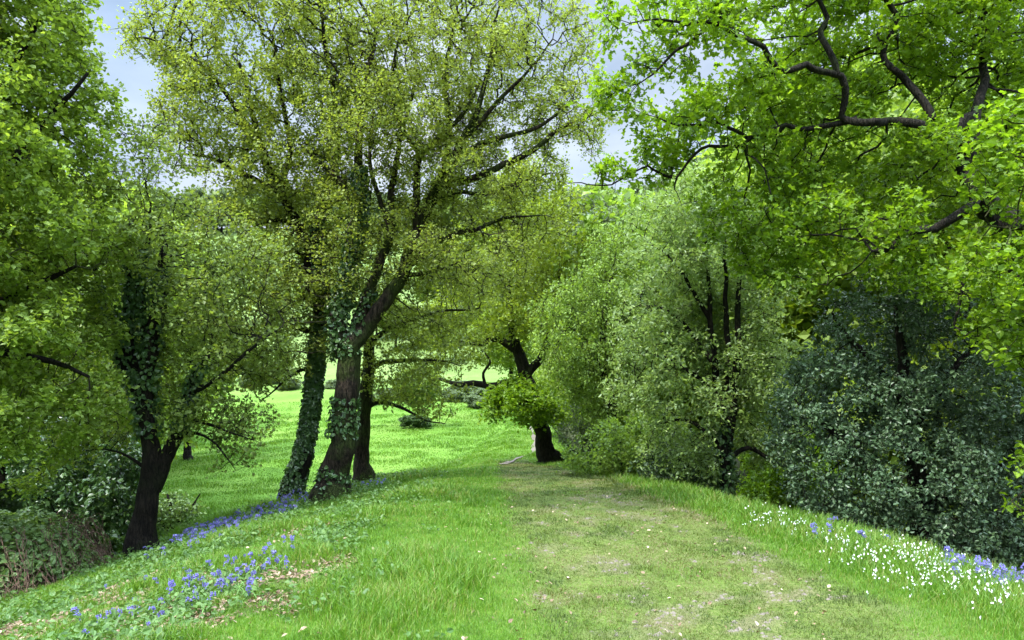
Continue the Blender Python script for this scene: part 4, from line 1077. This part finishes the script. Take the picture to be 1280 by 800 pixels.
for (px, py, sx, sy, n) in [(275, 736, 22, 9, 22), (228, 754, 20, 9, 13), (185, 770, 25, 10, 10), (320, 728, 20, 14, 14), (345, 712, 8, 6, 5), (140, 790, 28, 10, 10), (300, 725, 10, 6, 10), (375, 690, 12, 4, 4)]:
    for _ in range(n): pts.append(gpt(px + rb.normal() * sx, py + rb.normal() * sy))
bluebells(pts, 'violet bluebell in the loose drift beside the dead leaves on the left bank', 'bluebells by the dead leaves')
pts = []
for (px, py, sx, sy, n) in [(1262, 742, 14, 5, 26), (1238, 734, 14, 4, 14), (1212, 722, 12, 4, 10), (1188, 714, 6, 3, 5), (1038, 668, 4, 3, 3), (1030, 680, 5, 3, 3), (1094, 688, 4, 3, 3)]:
    for _ in range(n): pts.append(gpt(px + rb.normal() * sx, py + rb.normal() * sy))
bluebells(pts, 'violet bluebell among white flowers at the right edge by the holly', 'bluebells by the holly', smin=.55)
pts = []
for _ in range(95):
    t = rb.random() ** .8; pts.append(gpt(225 + 140 * t + rb.normal() * 6, 690 - 52 * t + rb.normal() * 5))
for _ in range(14): pts.append(gpt(455 + rb.normal() * 14, 612 + rb.normal() * 3))
for _ in range(8): pts.append(gpt(195 + rb.normal() * 12, 700 + rb.normal() * 5))
bluebells(pts, 'bluebell in the dense drift between the forked trunk and the ivied trunk', 'bluebells along the bank edge', smin=.45)
# the rest of that drift: past the three hundred that show largest
allV, allF, off, rn, mi = [], [], 0, [], []
def to_np(me):
    v = np.zeros(len(me.vertices) * 3, np.float32); me.vertices.foreach_get('co', v)
    return v.reshape(-1, 3), [tuple(p.vertices) for p in me.polygons]
bv, bf = to_np(BM[1][1]); bf = np.array(bf)
sv = np.array([[-.004, 0, 0], [.004, 0, 0], [.055, 0, .3], [.045, 0, .3]])
for _ in range(130):
    t = rb.random(); bx, by = gpt(215 + 165 * t + rb.normal() * 7, 690 - 60 * t + rb.normal() * 4 - 3)
    s = .4 + .25 * rb.random(); a = rb.random() * 6.28; Rm = np.array([[math.cos(a), -math.sin(a), 0], [math.sin(a), math.cos(a), 0], [0, 0, 1]]) * s
    base = np.array([bx, by, H(bx, by)])
    allV.append(bv @ Rm.T + base); allF.append(bf + off); off += len(bv); rn += [rb.random()] * len(bf); mi += [0] * len(bf)
    allV.append(sv @ Rm.T + base); allF.append(np.array([[0, 1, 2, 3]]) + off); off += 4; rn.append(.5); mi.append(1)
tag(link('bluebell_drift', mesh_from('bluebell_drift', np.vstack(allV), [np.vstack(allF)], [M['bell'], M['stem']], rnd=np.array(rn), mat_idx=mi)),
    'hazy blue mass of further bluebells along the lip of the left bank', 'flowers', kind='stuff')

# white stitchwort: small plants with three or four open flowers
def stitch(seed):
    r = np.random.default_rng(seed); V, f, n0, rn, mi = [], [], 0, [], []
    for i in range(3):
        c = np.array([r.normal() * .05, r.normal() * .035, .13 + .09 * r.random()])
        base = np.array([c[0] * .3, c[1] * .3, -.01]); w = np.array([.0016, 0, 0])
        V.append(np.array([base - w, base + w, c + w, c - w])); f.append(np.array([[0, 1, 2, 3]]) + n0); n0 += 4; rn.append(.5); mi.append(1)
        nrm = norm(np.array([[r.normal() * .4, -.5 + r.normal() * .3, .8]]))[0]
        u = norm(np.cross(nrm, [[0, 1, .2]]))[0]; v = np.cross(nrm, u)
        for p in range(5):
            a = p * 2 * np.pi / 5; d = u * math.cos(a) + v * math.sin(a); s = -u * math.sin(a) + v * math.cos(a)
            V.append(np.array([c, c + d * .008 - s * .0055, c + d * .0155 + nrm * .002, c + d * .008 + s * .0055])); f.append(np.array([[0, 1, 2, 3]]) + n0); n0 += 4; rn.append(r.random()); mi.append(0)
    return mesh_from('stitchwort', np.vstack(V), [np.vstack(f)], [M['white'], M['stem']], rnd=np.array(rn), mat_idx=mi)
SM = [stitch(s) for s in (1, 2, 3, 4)]
cl = [(955, 650, 10, 5, 18), (985, 660, 12, 5, 24), (1005, 655, 8, 4, 14), (1080, 690, 22, 7, 42), (1120, 700, 24, 8, 60), (1150, 720, 22, 9, 50), (1185, 725, 25, 9, 50), (1225, 740, 26, 10, 38), (1255, 750, 20, 8, 18), (1270, 760, 10, 8, 10)]
SL = {0: 'small white flower at the far end of the white drift near the silvery tree', 1: 'small white star flower in the dense white drift below the holly', 2: 'small white flower in the near end of the drift beside the violet bluebells'}
for ci, (px, py, sx, sy, n) in enumerate(cl):
    for _ in range(n):
        bx, by = gpt(px + rb.normal() * sx * 1.5, py + 5 + rb.normal() * sy * 2.0)
        q = 0 if px < 1040 else (1 if px < 1200 else 2)
        o = link('white_flower', SM[rb.integers(4)], None, (bx, by, H(bx, by)))
        o.rotation_euler = (0, 0, rb.normal() * .6); s = .32 + .24 * rb.random(); o.scale = (s, s, s * 1.7)
        tag(o, SL[q], 'flower', ['white flowers near the silvery tree', 'white flowers below the holly', 'white flowers beside the violet bluebells'][q])

# ================================================================== SKY, SUN, CAMERA
EL = 57.0         # sun height; bearing measured from straight ahead, negative = to the left
sd_ = np.array([-math.cos(R(EL)) * .72, -math.cos(R(EL)) * .69, math.sin(R(EL))])
sd_ = sd_ / np.linalg.norm(sd_)
from mathutils import Vector
w = bpy.data.worlds.new('World'); scene.world = w; w.use_nodes = True
t = w.node_tree; n, l = t.nodes, t.links; n.clear()
out = n.new('ShaderNodeOutputWorld'); bg = n.new('ShaderNodeBackground'); bg.inputs['Strength'].default_value = .15
sky = n.new('ShaderNodeTexSky'); sky.sky_type = 'NISHITA'; sky.sun_disc = False
sky.sun_elevation = math.asin(sd_[2]); sky.sun_rotation = math.atan2(sd_[0], sd_[1])
tc = n.new('ShaderNodeTexCoord'); mp = n.new('ShaderNodeMapping'); mp.inputs['Scale'].default_value = (1, 1, 2.2)
l.new(tc.outputs['Generated'], mp.inputs['Vector'])
no = n.new('ShaderNodeTexNoise'); no.inputs['Scale'].default_value = 3.2; no.inputs['Detail'].default_value = 6; no.inputs['Roughness'].default_value = .55
l.new(mp.outputs[0], no.inputs['Vector'])
cr = ramp(n, [(.25, (.45, .45, .45)), (.55, (1, 1, 1))]); l.new(no.outputs['Fac'], cr.inputs['Fac'])
n2 = n.new('ShaderNodeTexNoise'); n2.inputs['Scale'].default_value = 2.1; n2.inputs['Detail'].default_value = 5; l.new(mp.outputs[0], n2.inputs['Vector'])
cc = ramp(n, [(.35, (4.4, 5.9, 8.2)), (.65, (7.5, 8.1, 8.9))]); l.new(n2.outputs['Fac'], cc.inputs['Fac'])
mx = n.new('ShaderNodeMix'); mx.data_type = 'RGBA'
l.new(cr.outputs['Color'], mx.inputs['Factor']); l.new(sky.outputs['Color'], mx.inputs['A']); l.new(cc.outputs['Color'], mx.inputs['B'])
sep = n.new('ShaderNodeSeparateXYZ'); l.new(tc.outputs['Generated'], sep.inputs[0])
mr = n.new('ShaderNodeMapRange'); mr.inputs['From Min'].default_value = .46; mr.inputs['From Max'].default_value = .8; mr.inputs['To Min'].default_value = .36; mr.inputs['To Max'].default_value = 3.6
l.new(sep.outputs['Z'], mr.inputs['Value'])
vm = n.new('ShaderNodeVectorMath'); vm.operation = 'SCALE'; l.new(mx.outputs['Result'], vm.inputs[0]); l.new(mr.outputs[0], vm.inputs['Scale'])
l.new(vm.outputs[0], bg.inputs['Color']); l.new(bg.outputs[0], out.inputs['Surface'])

sun = bpy.data.lights.new('sun', 'SUN'); sun.energy = 2.6; sun.angle = R(1.2); sun.color = (1, .96, .88)
so = bpy.data.objects.new('sun', sun); COL.objects.link(so)
so.rotation_euler = Vector(sd_).to_track_quat('Z', 'Y').to_euler(); so.location = (0, 0, 50)

cam = bpy.data.cameras.new('camera'); co = bpy.data.objects.new('camera', cam); COL.objects.link(co)
co.location = (0, 0, EYE); co.rotation_euler = (R(90), 0, 0)
cam.sensor_width = 36; cam.lens = F / 1280 * 36; cam.shift_y = (HZ - 400) / 1280; cam.clip_start = .1; cam.clip_end = 3000
scene.camera = co
scene.render.resolution_x, scene.render.resolution_y = 1024, 640
vs = scene.view_settings; vs.view_transform = 'Standard'; vs.look = 'None'; vs.gamma = 1; vs.exposure = 1.3
cy = scene.cycles
cy.max_bounces = 12; cy.diffuse_bounces = 8; cy.glossy_bounces = 2; cy.transmission_bounces = 4; cy.transparent_max_bounces = 4
cy.caustics_reflective = False; cy.caustics_refractive = False
cy.use_denoising = True; cy.denoiser = 'OPENIMAGEDENOISE'
cy.sample_clamp_indirect = 6
